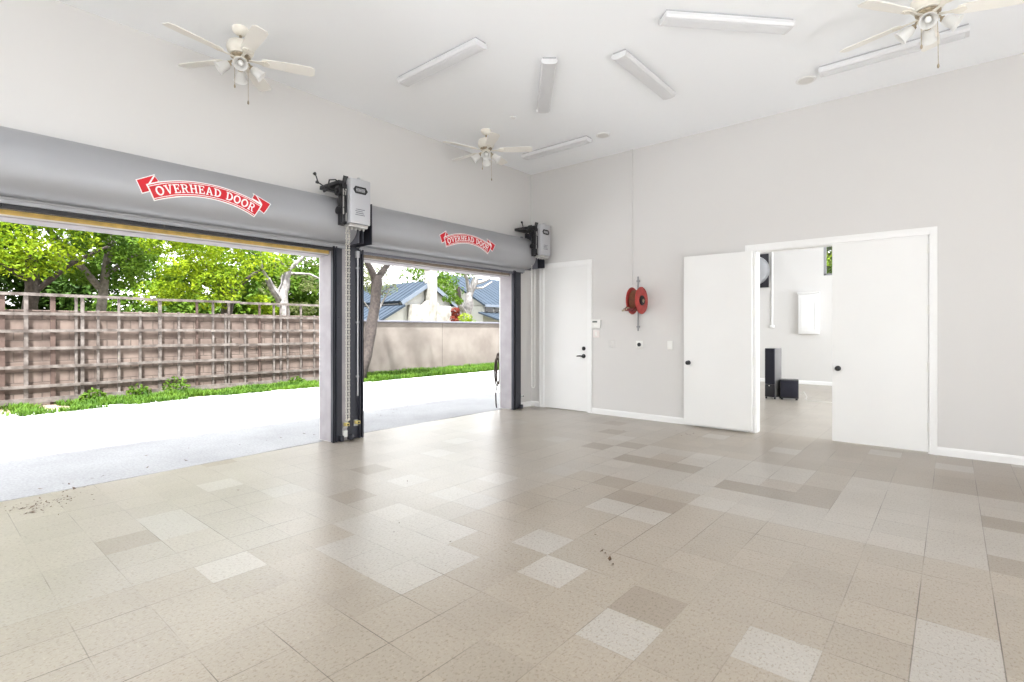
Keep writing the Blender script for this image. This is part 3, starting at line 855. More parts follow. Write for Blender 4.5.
# ------------------------------------------------------------------ ceiling fans
def fan(label, loc, phase, lamp):
    t = thing('ceiling_fan', label, 'ceiling fan', loc, 0, 'ceiling fans')
    MB().lathe([(0.072, 0.0), (0.075, -0.012), (0.066, -0.040), (0.040, -0.062), (0.020, -0.070)], (0, 0, 0), (0, 0, 1), 24).build('canopy', M['cream'], t)
    MB().lathe([(0.013, -0.065), (0.013, -0.13)], (0, 0, 0), (0, 0, 1), 12).build('downrod', M['brass'], t)
    MB().lathe([(0.020, -0.118), (0.060, -0.124), (0.098, -0.140), (0.116, -0.165), (0.120, -0.200), (0.112, -0.232), (0.094, -0.250), (0.094, -0.258), (0.070, -0.262)], (0, 0, 0), (0, 0, 1), 28).build('motor_housing', M['cream'], t)
    MB().lathe([(0.072, -0.258), (0.086, -0.264), (0.086, -0.280), (0.060, -0.292)], (0, 0, 0), (0, 0, 1), 24).build('flywheel', M['brass'], t)
    for k in range(5):
        a = phase + 2 * PI * k / 5
        rz = Matrix.Rotation(a, 4, 'Z')
        mx = rz @ Matrix.Translation((0, 0, -0.290)) @ Matrix.Rotation(R(-12), 4, 'X')
        n = 14; out = []
        for i in range(n + 1):
            f = i / n
            x = 0.185 + 0.475 * f
            w = 0.052 + 0.016 * min(1, f * 1.6)
            if f > 0.93: w *= math.sqrt(max(0.0, 1 - ((f - 0.93) / 0.07) ** 2)) * 0.30 + 0.70
            if f < 0.06: w *= 0.8 + 0.2 * f / 0.06
            out.append((x, w))
        ol = [(x, w) for x, w in out] + [(x, -w) for x, w in out[::-1]]
        b = MB().prism(ol, -0.003, 0.004, axis='z', mx=mx).build('blade', M['creamblade'], t)
        ir = MB()
        ir.prism([(0.070, 0.014), (0.13, 0.010), (0.17, 0.020), (0.20, 0.034), (0.235, 0.030), (0.255, 0.0), (0.235, -0.030), (0.20, -0.034), (0.17, -0.020), (0.13, -0.010), (0.070, -0.014)], -0.010, -0.003, axis='z', mx=mx)
        for (x, y) in ((0.205, 0.020), (0.205, -0.020), (0.238, 0.0)):
            ir.lathe([(0.006, -0.010), (0.006, -0.014)], mx @ Vector((x, y, 0)), (mx.to_3x3() @ Vector((0, 0, 1))), 8)
        ir.build('blade_iron', M['cream'], b)
    MB().lathe([(0.058, -0.288), (0.058, -0.300), (0.046, -0.308), (0.066, -0.318), (0.072, -0.332), (0.060, -0.350), (0.030, -0.362), (0.010, -0.366)], (0, 0, 0), (0, 0, 1), 24).build('light_kit', M['cream'], t)
    for k in range(4):
        a = lamp + PI / 2 * k
        d = Vector((math.cos(a), math.sin(a), 0))
        ax = (d * 0.82 + Vector((0, 0, -0.60))).normalized()
        p0 = d * 0.055 + Vector((0, 0, -0.328))
        p1 = p0 + ax * 0.040
        arm = MB().tube([p0 - d * 0.01, p0 + d * 0.02 + Vector((0, 0, 0.004)), p1], [0.009, 0.009, 0.012], 8)
        arm.lathe([(0.020, -0.004), (0.024, 0.006), (0.024, 0.022), (0.018, 0.026)], p1, ax, 14)
        am = arm.build('lamp_arm', M['brass'], t)
        sh = MB().lathe([(0.022, 0.010), (0.034, 0.022), (0.043, 0.045), (0.045, 0.075), (0.050, 0.100), (0.062, 0.122), (0.0605, 0.1225), (0.0485, 0.100), (0.043, 0.075), (0.041, 0.045), (0.032, 0.024), (0.020, 0.013)], p1, ax, 22, cap=False)
        sh.build('lamp_shade', M['shade'], t)
        MB().lathe([(0.010, 0.02), (0.014, 0.03), (0.025, 0.062), (0.022, 0.085), (0.008, 0.098)], p1, ax, 14).build('bulb', M['bulb'], am)
    for (x, y, l) in ((0.060, 0.045, 0.36), (-0.045, -0.035, 0.20)):
        pc = MB()
        z = -0.33
        pc.tube([(x, y, z), (x + 0.004, y, z - l)], 0.0022, 6)
        pc.lathe([(0.003, 0), (0.008, -0.012), (0.008, -0.03), (0.003, -0.038)], (x + 0.004, y, z - l), (0, 0, 1), 10)
        pc.build('pull_chain', M['brass'], t)
    return t
M['shade'] = leafmat('frosted_glass', (0.90, 0.90, 0.89), (0.92, 0.92, 0.91), 0.5)
M['bulb'] = mat('bulb_white', (0.85, 0.85, 0.84), 0.3)
fan('cream five-blade ceiling fan over the wide roll-up door', (0.78, -5.44, H), R(-8), R(-22))
fan('cream five-blade ceiling fan near the ceiling corner above the narrower roll-up door', (0.84, -2.10, H), R(36), R(-47))
fan('cream five-blade ceiling fan cut off by the top edge, hanging before a ceiling light', (5.78, -2.08, H), R(18), R(-88))

# ------------------------------------------------------------------ fluorescent ceiling lights
def wrap_light(label, loc, rz):
    t = thing('ceiling_light', label, 'ceiling light', loc, rz, 'ceiling wrap lights')
    L2 = 0.61
    MB().box(-L2, L2, -0.070, 0.070, -0.022, 0.0, 0.002).build('housing', M['fixside'], t, smooth=False)
    ln = MB()
    ol = [(-0.082, -0.018), (-0.082, -0.045), (-0.068, -0.066), (-0.03, -0.074), (0.03, -0.074), (0.068, -0.066), (0.082, -0.045), (0.082, -0.018)]
    ln.prism(ol, -L2 + 0.02, L2 - 0.02, axis='x')
    for k in range(-4, 5):
        ln.box(-L2 + 0.025, L2 - 0.025, k * 0.0135 - 0.0012, k * 0.0135 + 0.0012, -0.0765, -0.072)
    ln.build('diffuser', M['lens'], t)
    for s in (-1, 1):
        ec = MB()
        a, b = (s * (L2 - 0.02), s * (L2 + 0.006))
        ec.prism([(y * 1.04, min(z * 1.03, -0.0)) for y, z in ol] , min(a, b), max(a, b), axis='x')
        ec.build('end_cap', M['lens'], t)
    return t
wl1 = wrap_light('unlit wrap-around ceiling light nearest to the fan over the wide door', (1.775, -3.82, H), 0.0)
for lab, loc, rz in (
    ('unlit ceiling light turned diagonally, pointing down at the room corner', (2.315, -2.65, H), R(-50)),
    ('unlit ceiling light right of the diagonal corner-pointing one, above the hose reel', (3.325, -2.14, H), R(90)),
    ('unlit ceiling light just past the fan above the narrower roll-up door', (1.22, -0.93, H), 0.0),
    ('unlit ceiling light cut close to the top edge of the view, middle of the ceiling', (4.35, -2.60, H), R(47)),
    ('unlit ceiling light partly hidden behind the cut-off fan, beside a round speaker', (5.44, -0.99, H), 0.0)):
    dup(wl1, loc, rz, lab)

def round_grille(name, label, cat, loc, r, group=None):
    t = thing(name, label, cat, loc, 0, group)
    MB().lathe([(r, 0.0), (r, -0.006), (r * 0.95, -0.012), (r * 0.88, -0.010)], (0, 0, 0), (0, 0, 1), 36).build('rim', M['fixture'], t)
    g = MB().lathe([(r * 0.885, -0.002), (r * 0.885, -0.009), (r * 0.5, -0.012), (r * 0.02, -0.013)], (0, 0, 0), (0, 0, 1), 36)
    g.build('grille', M['speakergrille'], t)
    return t
round_grille('ceiling_speaker', 'round flush ceiling speaker at the end of the light behind the cut-off fan', 'ceiling speaker', (4.654, -0.809, H), 0.105, 'flush ceiling speakers')
round_grille('ceiling_speaker', 'round flush ceiling speaker near the far corner light', 'ceiling speaker', (2.022, -0.853, H), 0.105, 'flush ceiling speakers')
tag(MB().lathe([(0.035, 0), (0.035, -0.012), (0.02, -0.022), (0.004, -0.024)], (1.43, -2.20, H), (0, 0, 1), 18).build('ceiling_sensor', M['fixture']), 'tiny round white sensor on the ceiling between the fan and diagonal light', 'sensor')

# ------------------------------------------------------------------ things on the back wall
rw = MB().box(2.028, 2.068, -0.022, 0.0, 2.11, H, 0.003)
tag(rw.build('wall_raceway', M['wall'], smooth=False), 'tall wall-coloured cable raceway from the ceiling down to the hose reel', 'raceway')

def hose_reel():
    t = thing('hose_reel', 'red air hose reel hung on the wall below the raceway', 'hose reel', (2.262, 0.0, 1.85))
    cy = -0.235
    def disc(x, nx, nm):
        d = MB().lathe([(0.055, 0.0), (0.10, 0.002), (0.105, 0.012), (0.150, 0.014), (0.155, 0.004), (0.198, 0.0), (0.208, 0.008), (0.208, 0.014), (0.198, 0.010), (0.150, 0.022), (0.10, 0.022), (0.055, 0.010)], (x, cy, 0), (nx, 0, 0), 40, cap=False)
        o = d.build(nm, M['reelred'], t)
        return o
    disc(0.055, 1, 'disc'); disc(-0.075, -1, 'disc')
    MB().lathe([(0.085, -0.07), (0.085, 0.05)], (0, cy, 0), (1, 0, 0), 28).build('drum', M['reeldark'], t)
    h = MB()
    for lay, r in enumerate((0.105, 0.128, 0.150)):
        for k in range(5):
            h.torus((-0.055 + 0.023 * k + 0.01 * (lay % 2), cy, 0), r, 0.0115, (1, 0, 0), 36, 8)
    o = h.build('hose', M['hose'], t); o['label'] = 'brown coiled hose'
    hub = MB().lathe([(0.076, 0.05), (0.076, 0.088), (0.062, 0.096), (0.058, 0.086), (0.02, 0.086)], (0, cy, 0), (1, 0, 0), 28)
    o = hub.build('hub', M['black'], t); o['label'] = 'black hub'
    MB().lathe([(0.022, 0.078), (0.024, 0.10), (0.012, 0.108)], (0, cy, 0), (1, 0, 0), 18).tube([(0.10, cy, 0), (0.105, cy - 0.01, -0.03)], 0.010).build('swivel', M['brass'], t)
    fr = MB()
    fr.box(-0.030, 0.02, cy + 0.02, -0.010, -0.03, 0.03)
    fr.box(-0.085, 0.03, -0.016, -0.002, -0.10, 0.14)
    fr.build('wall_bracket', M['reelred'], t, smooth=False)
    gd = MB().box(-0.11, 0.05, cy - 0.245, cy - 0.19, -0.165, -0.125, 0.006)
    gd.tube([(-0.10, cy - 0.22, -0.145), (-0.10, cy - 0.02, -0.02)], 0.012)
    gd.tube([(0.04, cy - 0.22, -0.145), (0.07, cy - 0.02, -0.02)], 0.010)
    gd.build('guide_arm', M['reeldark'], t)
    nz_ = MB().lathe([(0.026, 0), (0.032, 0.02), (0.026, 0.05), (0.013, 0.055), (0.013, 0.11), (0.009, 0.12)], (-0.03, cy - 0.20, -0.13), (-0.75, -0.5, -0.25), 14)
    nz_.build('hose_end', M['brass'], t)
    return t
hose_reel()
pr = MB().tube([(2.165, -0.024, 1.385), (2.165, -0.024, 2.24)], 0.012, 10)
for z in (1.45, 2.17): pr.box(2.145, 2.185, -0.040, 0.0, z - 0.012, z + 0.012)
tag(pr.build('air_pipe', M['pipegrey']), 'short grey vertical pipe passing behind the red hose reel', 'pipe')

k_ = thing('alarm_keypad', 'small white keypad with dark display beside the narrow door', 'keypad', (1.398, 0, 1.50))
MB().box(-0.085, 0.085, -0.030, 0, -0.075, 0.075, 0.006).build('housing', M['plastic'], k_)
MB().box(-0.062, 0.030, -0.0315, -0.029, 0.025, 0.052).build('display', M['lcd'], k_, smooth=False)
kb = MB()
for a in range(4):
    for b in range(3): kb.box(-0.055 + a * 0.030, -0.035 + a * 0.030, -0.034, -0.029, -0.055 + b * 0.022, -0.041 + b * 0.022, 0.002)
kb.build('key_button', M['plastic'], k_)

def plate(name, label, cat, x, z, w, h, m, feature):
    t = thing(name, label, cat, (x, 0, z))
    MB().box(-w / 2, w / 2, -0.009, 0, -h / 2, h / 2, 0.003).build('cover_plate', m, t)
    if feature == 'rocker':
        MB().box(-0.017, 0.017, -0.014, -0.008, -0.034, 0.034, 0.002).build('rocker', M['plastic'], t)
    elif feature == 'socket':
        o = MB().lathe([(0.030, 0), (0.030, 0.012), (0.024, 0.014), (0.004, 0.008)], (0.0, -0.008, 0.0), (0, -1, 0), 22).build('receptacle', M['black'], t)
        o['label'] = 'round black receptacle'
    elif feature == 'screws':
        for dz in (-0.04, 0.04): MB().lathe([(0.005, 0), (0.004, 0.003)], (0, -0.009, dz), (0, -1, 0), 10).build('screw', M['plastic'], t)
    return t
plate('wall_switch', 'almond wall plate directly below the white keypad', 'switch', 1.395, 1.335, 0.125, 0.125, M['plate2'], 'rocker')
plate('socket_cover_plate', 'wall-coloured blank plate between the keypad and the black socket', 'wall plate', 1.690, 1.170, 0.085, 0.13, M['wall'], 'screws')
plate('power_outlet', 'white wall plate with one round black socket under the hose reel', 'outlet', 2.178, 1.170, 0.115, 0.12, M['plastic'], 'socket')
plate('socket_cover_plate', 'plain off-white wall plate beside the open door leaf', 'wall plate', 2.680, 1.170, 0.085, 0.13, M['plastic'], 'screws')

# ------------------------------------------------------------------ the adjoining room
tw = thing('tower_speaker', 'tall black floor-standing speaker in the adjoining room', 'speaker', (3.140, 4.02, 0), R(-12))
MB().box(-0.100, 0.100, -0.13, 0.15, 0.035, 1.03, 0.006).build('cabinet', M['spkside'], tw)
MB().box(-0.098, 0.098, -0.150, -0.128, 0.30, 1.022, 0.008).build('grille', M['spkgrille'], tw)
MB().box(-0.098, 0.098, -0.146, -0.128, 0.045, 0.295, 0.005).build('lower_panel', M['spkblack'], tw)
o = MB().lathe([(0.011, 0), (0.011, 0.004)], (-0.01, -0.146, 0.27), (0, -1, 0), 14).build('emblem', M['plastic'], tw); o['label'] = 'small pale round emblem'
for sx in (-1, 1):
    for sy in (-1, 1):
        MB().lathe([(0.012, 0.0), (0.020, 0.012), (0.020, 0.037)], (sx * 0.085, 0.01 + sy * 0.12, 0), (0, 0, 1), 12).build('foot', M['spkblack'], tw)
sb = thing('subwoofer', 'low black cube subwoofer beside the tall speaker', 'speaker', (3.42, 4.10, 0), R(12))
MB().box(-0.165, 0.165, -0.17, 0.17, 0.035, 0.40, 0.010).build('cabinet', M['spkblack'], sb)
MB().box(-0.150, 0.150, -0.190, -0.168, 0.07, 0.385, 0.006).build('grille', M['spkgrille'], sb)
for sx in (-1, 1):
    for sy in (-1, 1):
        MB().lathe([(0.022, 0), (0.024, 0.037)], (sx * 0.13, sy * 0.13, 0), (0, 0, 1), 12).build('foot', M['spkblack'], sb)
wc = MB().tube([(3.60, 4.22, 0.10), (3.66, 4.22, 0.16), (3.72, 4.20, 0.06), (3.70, 4.14, 0.008), (3.80, 4.06, 0.007), (4.0, 4.02, 0.007), (4.3, 4.10, 0.007)], 0.006)
tag(wc.build('speaker_cable', M['plastic']), 'white cable lying on the floor behind the subwoofer', 'cable')

cb = thing('wall_cabinet', 'white panelled cabinet hung on the far wall of the adjoining room', 'cabinet', (3.13, YF, 1.30))
MB().box(-0.235, 0.235, -0.10, 0, 0.0, 1.02, 0.004).build('body', M['trim'], cb)
dr = MB().box(-0.225, 0.225, -0.122, -0.098, 0.01, 1.01, 0.003).build('cabinet_door', M['trim'], cb)
fm = MB()
for (a, b, c, d) in ((-0.16, 0.16, 0.08, 0.10), (-0.16, 0.16, 0.92, 0.94), (-0.16, -0.14, 0.08, 0.94), (0.14, 0.16, 0.08, 0.94)): fm.box(a, b, -0.132, -0.120, c, d, 0.003)
fm.build('raised_frame', M['trim'], dr)
MB().prism([(-0.01, 1.02), (-0.135, 1.02), (-0.155, 1.055), (-0.155, 1.07), (-0.01, 1.07)], -0.25, 0.25, axis='x').build('cornice', M['trim'], cb, smooth=False)
c2 = MB().tube([(2.255, YF - 0.018, 1.50), (2.255, YF - 0.018, H)], 0.022, 10).box(2.20, 2.31, YF - 0.05, YF, 1.46, 1.53, 0.006)
tag(c2.build('wall_conduit', M['trim']), 'white vertical conduit on the far wall left of the cabinet', 'conduit')
dm = thing('drum_housing', 'round white drum end on a dark square plate high on the far wall', 'drum', (1.82, YF, 3.0))
o = MB().box(-0.42, 0.35, -0.035, -0.001, -0.45, 0.46, 0.004).build('mounting_plate', M['spkblack'], dm); o['label'] = 'dark square plate'
MB().lathe([(0.40, 0.03), (0.40, 0.22), (0.385, 0.26), (0.33, 0.29), (0.20, 0.305), (0.03, 0.31)], (-0.02, 0, 0.02), (0, -1, 0), 40).build('drum', M['hood'], dm)

# ------------------------------------------------------------------ outside: ground, walls
gm = MB()
edge = []
yy = -26.0
while yy < 26.01:
    edge.append((slab_edge(yy) - 0.022 - 0.075 * max(0.0, mnoise.noise((yy * 1.1 + 3.3, 2.0, 0))), yy)); yy += 0.05
gm.prism([(-6.1, -26.0)] + edge + [(-6.1, 26.0)], -0.2, -0.003, axis='z')
struct(gm.build('driveway', M['concrete'], smooth=False), 'sunlit concrete driveway outside the garage openings', 'driveway')
struct(MB().box(-0.24, 0.10, YR, YF, -0.19, -0.075).build('joint', M['dark_gap'], smooth=False), 'dark gap between the garage slab and the driveway', 'joint')
struct(MB().box(-9.5, -6.1, -26, 26, -0.3, -0.035).build('planting_strip', M['soil'], smooth=False), 'earth strip along the foot of the boundary walls', 'ground')
struct(MB().box(-90, -9.4, -70, 90, -0.3, -0.05).build('ground', M['lawn'], smooth=False), 'dry ground beyond the boundary walls', 'ground')
gw = MB().box(-7.58, -7.34, -26, 0.95, -0.1, 1.735)
gw.box(-7.62, -7.32, -26, 0.97, 1.72, 1.78, 0.01)
struct(gw.build('block_wall', M['block'], smooth=False), 'brown concrete block boundary wall behind the timber trellis', 'wall')
sw = MB().box(-8.45, -8.22, 0.6, 5.19, -0.1, 1.66).box(-8.45, -8.22, 5.205, 26, -0.1, 1.66)
sw.box(-8.44, -8.24, 5.18, 5.21, -0.1, 1.655)
sw.box(-8.22, -7.6, 0.72, 0.95, -0.1, 1.66)
struct(sw.build('stucco_wall', M['stucco'], smooth=False), 'pale tan stucco boundary wall seen through the narrower opening', 'wall')
struct(MB().box(-8.50, -8.17, 0.6, 26, 1.66, 1.72, 0.012).build('wall_coping', M['steel2'], smooth=False), 'thin dark coping on the stucco wall', 'coping')

tr = thing('trellis', 'tall weathered timber trellis standing against the brown block wall', 'trellis', (-7.25, 0, 0))
ys = [-8.5, -8.1, -7.72, -7.38, -7.05, -6.72, -6.363, -6.03, -5.669, -5.318, -5.205, -4.969, -4.612, -4.255, -3.903, -3.54, -3.173, -2.838, -2.548, -2.473, -2.107, -1.756, -1.399, -1.228, -1.053, -0.693, -0.318, 0.05, 0.42]
rnd = random.Random(3)
thick = {-6.363: 0.085, -6.03: 0.06, -5.669: 0.075, -3.903: 0.062, -5.205: 0.055}
for y in ys:
    w = thick.get(y, 0.042) / 2
    top = 2.085 if rnd.random() < 0.7 or y in thick else 1.80
    dxx = rnd.uniform(-0.012, 0.012)
    mb = MB()
    mb.prism([(-0.022, y - w), (0.022, y - w), (0.022, y + w), (-0.022, y + w)], -0.03, top, axis='z', mx=Matrix.Translation((0.0, dxx, 0)))
    o = mb.build('post', M['woodred'] if y in (-6.363, -5.669, -3.173, -1.756) else M['wood'], tr, smooth=False)
for z in (2.065, 1.715, 1.385, 1.05, 0.70, 0.335, 0.075):
    # each rail is laid in lengths that butt roughly
    mb = MB(); a = -8.6
    while a < 0.45:
        b = min(a + rnd.uniform(1.7, 2.6), 0.5)
        z0, z1 = z + rnd.uniform(-0.012, 0.012), z + rnd.uniform(-0.012, 0.012)
        hw = 0.028 if z > 0.2 else 0.05
        mb.prism([(a, z0 - hw), (b, z1 - hw), (b, z1 + hw), (a, z0 + hw)], 0.022, 0.045, axis='x')
        a = b + 0.003
        if b >= 0.5: break
    mb.build('rail', M['wood'], tr, smooth=False)

# grass along the walls
def grass(name, label, n, region, hmin, hmax, seed):
    r = random.Random(seed)
    bm = bmesh.new()
    for _ in range(n):
        y = r.uniform(*region['y'])
        x0, x1 = region['x'](y)
        x = x1 + (x0 - x1) * r.random() ** 0.9
        d = mnoise.noise((x * 1.7, y * 1.3, 4.0))
        if d < region.get('thr', -0.25): continue
        h = r.uniform(hmin, hmax) * (0.75 + 0.6 * max(0, d))
        a = r.uniform(0, 2 * PI); w = r.uniform(0.006, 0.013)
        lean = Vector((math.cos(a), math.sin(a), 0)) * h * r.uniform(0.25, 0.85)
        sd = Vector((-math.sin(a), math.cos(a), 0)) * w
        p = Vector((x, y, -0.04)); m1 = p + lean * 0.4 + Vector((0, 0, h * 0.65)); tip = p + lean + Vector((0, 0, h))
        v = [bm.verts.new(q) for q in (p - sd, p + sd, m1 + sd * 0.8, m1 - sd * 0.8, tip)]
        bm.faces.new((v[0], v[1], v[2], v[3])); bm.faces.new((v[3], v[2], v[4]))
    me = bpy.data.meshes.new(name); bm.to_mesh(me); bm.free(); me.materials.append(M['grass'])
    o = bpy.data.objects.new(name, me); C.objects.link(o)
    return tag(o, label, 'grass', kind='stuff')
def gx(y):   # near edge of the grass, in plan
    return -5.35 - 0.13 * max(0, min(1, (y + 6.5) / 3)) * 3.2 - 0.03 * max(0, y)
grass('grass', 'bright green grass strip growing along the trellis foot', 22000, {'y': (-6.3, 0.9), 'x': lambda y: (gx(y) - 0.15, -7.2), 'thr': -0.22}, 0.05, 0.17, 1)
grass('grass', 'sparse grass at the end of the trellis near the wide opening edge', 2200, {'y': (-9.5, -6.2), 'x': lambda y: (-5.7, -7.2), 'thr': 0.05}, 0.05, 0.14, 2)
grass('grass', 'bright green grass strip growing along the stucco wall', 26000, {'y': (0.9, 11.0), 'x': lambda y: (-5.95 - 0.06 * y, -8.2), 'thr': -0.35}, 0.07, 0.22, 3)

# leafy bits
def leaf_cloud(bm, centres, n, size, r, flat=0.7):
    for _ in range(n):
        c, rad = centres[r.randrange(len(centres))]
        while True:
            p = Vector((r.uniform(-1, 1), r.uniform(-1, 1), r.uniform(-1, 1)))
            if 0.2 < p.length < 1: break
        p = p.normalized() * (p.length ** 0.5)
        q = Vector(c) + Vector((p.x * rad, p.y * rad, p.z * rad * flat))
        s = size * r.uniform(0.6, 1.3)
        n_ = Vector((r.uniform(-1, 1), r.uniform(-1, 1), r.uniform(-0.2, 1.4))).normalized()
        u = n_.orthogonal().normalized(); u.rotate(Matrix.Rotation(r.uniform(0, 6.28), 3, n_)); v = n_.cross(u)
        k = n_ * s * 0.12
        vs = [bm.verts.new(q + w) for w in (-u * s, v * s * 0.45 + k, u * s, -v * s * 0.45 + k)]
        bm.faces.new((vs[0], vs[1], vs[2])); bm.faces.new((vs[0], vs[2], vs[3]))

def shrub(name, label, cat, loc, blobs, n, size, leaf, seed, group=None):
    r = random.Random(seed)
    t = thing(name, label, cat, loc, 0, group)
    bm = bmesh.new(); leaf_cloud(bm, blobs, n, size, r)
    me = bpy.data.meshes.new('foliage'); bm.to_mesh(me); bm.free(); me.materials.append(leaf)
    o = bpy.data.objects.new('foliage', me); C.objects.link(o); o.parent = t
    st = MB()
    for c, rad in blobs: st.tube([(0, 0, -0.05), (c[0] * 0.5, c[1] * 0.5, c[2] * 0.5), tuple(c)], [0.02, 0.014, 0.006], 6)
    st.build('stem', M['bark'], t)
    return t
for k, (y, s, lab) in enumerate(((-5.10, 0.16, 'small leafy weed at the trellis foot, nearest the thick reddish posts'), (-4.35, 0.18, 'small leafy weed at the trellis foot beside a pale narrow post'), (-3.66, 0.24, 'round bluish-green weed between two trellis posts, largest of the weeds'), (-0.95, 0.14, 'small weed at the trellis foot nearest the opening jamb'))):
    shrub('weed', lab, 'weed', (-7.02, y, -0.03), [((0, 0, s), s), ((0.05, 0.10, s * 0.8), s * 0.7), ((0.02, -0.1, s * 0.7), s * 0.6)], 170, 0.045, M['leafG'], 30 + k, 'weeds at the trellis foot')

# ------------------------------------------------------------------ trees
def tree(name, label, base, limbs, bark, blobs, n, size, leaf, seed, group=None):
    """limbs: list of (points, radii) in world space; blobs: crown balls in world space."""
    r = random.Random(seed)
    t = thing(name, label, 'tree', base, 0, group)
    b = Vector(base)
    tk = MB()
    pts, rad = limbs[0]
    def rough(pp, rr):
        out, ro = [], []
        for i in range(len(pp) - 1):
            for f in (0, 0.5):
                p = Vector(pp[i]).lerp(Vector(pp[i + 1]), f) - b
                if i or f: p += Vector((r.uniform(-1, 1), r.uniform(-1, 1), 0)) * rr[i] * 0.22
                out.append(p); ro.append((rr[i] * (1 - f) + rr[i + 1] * f) * r.uniform(0.93, 1.08))
        out.append(Vector(pp[-1]) - b); ro.append(rr[-1])
        return out, ro
    p_, r_ = rough(pts, rad); tk.tube(p_, r_, 12)
    trunk = tk.build('trunk', bark, t)
    for pts, rad in limbs[1:]:
        br = MB(); p_, r_ = rough(pts, rad); br.tube(p_, r_, 8)
        br.build('branch', bark, t)
    if blobs:
        bm = bmesh.new(); leaf_cloud(bm, [((Vector(c) - b), q) for c, q in blobs], n, size, r)
        me = bpy.data.meshes.new('crown'); bm.to_mesh(me); bm.free(); me.materials.append(leaf)
        o = bpy.data.objects.new('crown', me); C.objects.link(o); o.parent = t
    return t
def crown(cx, cy, cz, rx, ry, rz, k, seed, rmin=0.45, rmax=0.9):
    r = random.Random(seed); out = []
    for _ in range(k):
        a, e = r.uniform(0, 2 * PI), r.uniform(-1, 1); q = r.random() ** 0.5
        out.append(((cx + rx * q * math.cos(a) * math.sqrt(1 - e * e * 0.5), cy + ry * q * math.sin(a) * math.sqrt(1 - e * e * 0.5), cz + rz * e), r.uniform(rmin, rmax)))
    return out
TG = 'trees beyond the block wall'
tree('leafy_tree', 'bright green tree with a dark trunk over the thick reddish trellis posts', (-11.0, -5.6, -0.05),
     [([(-11, -5.6, -0.05), (-11, -5.55, 1.6), (-10.95, -5.5, 2.4), (-10.9, -5.55, 3.6)], [0.20, 0.17, 0.14, 0.10]),
      ([(-10.95, -5.5, 2.3), (-10.6, -4.9, 3.0), (-10.2, -4.2, 3.5)], [0.08, 0.06, 0.03]),
      ([(-10.95, -5.5, 2.5), (-10.7, -6.3, 3.2), (-10.4, -7.0, 3.6)], [0.08, 0.06, 0.03])],
     M['bark'], crown(-10.6, -5.9, 3.9, 1.6, 2.4, 1.25, 34, 41, 0.4, 0.8) + crown(-6.9, -5.2, 5.2, 0.7, 2.3, 0.5, 8, 141, 0.3, 0.5), 14500, 0.062, M['leafY'], 1, TG)
tree('leafy_tree', 'green tree with a slender grey leaning trunk above mid trellis', (-12.6, -3.9, -0.05),
     [([(-12.6, -3.9, -0.05), (-12.6, -3.9, 1.8), (-12.55, -3.75, 3.2), (-12.5, -3.6, 4.6)], [0.13, 0.12, 0.10, 0.07]),
      ([(-12.6, -3.9, 2.6), (-12.3, -4.6, 3.5), (-12.1, -5.2, 4.2)], [0.09, 0.09, 0.05]),
      ([(-12.55, -3.75, 3.0), (-12.3, -3.1, 3.6), (-12.0, -2.6, 3.9)], [0.06, 0.05, 0.03])],
     M['barkmid'], crown(-12.6, -3.6, 4.3, 1.4, 2.0, 1.4, 26, 42, 0.35, 0.7), 8500, 0.065, M['leafG'], 2, TG)
tree('leafy_tree', 'yellow-green tree with a dark forked trunk above the middle trellis posts', (-10.4, -1.35, -0.05),
     [([(-10.4, -1.35, -0.05), (-10.4, -1.35, 1.6), (-10.35, -1.3, 2.35), (-10.3, -1.15, 3.1)], [0.19, 0.17, 0.14, 0.10]),
      ([(-10.35, -1.3, 2.3), (-10.2, -1.7, 2.9), (-9.9, -2.2, 3.4)], [0.09, 0.07, 0.03]),
      ([(-10.35, -1.3, 2.4), (-10.2, -0.8, 3.0), (-10.0, -0.4, 3.3)], [0.08, 0.06, 0.03])],
     M['bark'], crown(-10.0, -1.9, 3.25, 1.3, 1.75, 0.95, 26, 43, 0.35, 0.65) + crown(-6.9, -1.2, 5.1, 0.7, 2.2, 0.5, 8, 143, 0.3, 0.5) + [((-9.3, -0.9, 2.2), 0.32), ((-9.2, -0.55, 1.95), 0.25)], 13500, 0.056, M['leafY'], 3, TG)
tree('gnarled_tree', 'pale gnarled tree with a Y-shaped trunk beside the opening jamb', (-12.0, 1.15, -0.05),
     [([(-12, 1.15, -0.05), (-12, 1.12, 1.6), (-12, 1.10, 2.45), (-12, 1.18, 3.0), (-11.9, 1.25, 3.5)], [0.24, 0.22, 0.21, 0.15, 0.13]),
      ([(-12, 1.05, 2.35), (-11.9, 0.75, 2.75), (-11.85, 0.52, 3.15)], [0.15, 0.13, 0.10]),
      ([(-11.9, 1.25, 3.5), (-11.7, 1.7, 4.0), (-11.5, 2.0, 4.5)], [0.07, 0.06, 0.03]),
      ([(-11.9, 1.25, 3.4), (-11.6, 1.9, 3.4), (-11.3, 2.5, 3.1), (-11.2, 2.8, 2.7)], [0.05, 0.04, 0.03, 0.015]),
      ([(-11.85, 0.55, 3.1), (-11.6, 0.2, 3.5), (-11.4, 0.1, 4.0)], [0.06, 0.045, 0.03]),
      ([(-11.9, 1.25, 3.5), (-11.7, 0.9, 3.8), (-11.5, 0.3, 3.85)], [0.05, 0.04, 0.02])],
     M['barklt'], crown(-12.2, 1.9, 3.3, 0.9, 1.3, 1.2, 16, 44, 0.25, 0.45), 1500, 0.055, M['leafO'], 4, TG)
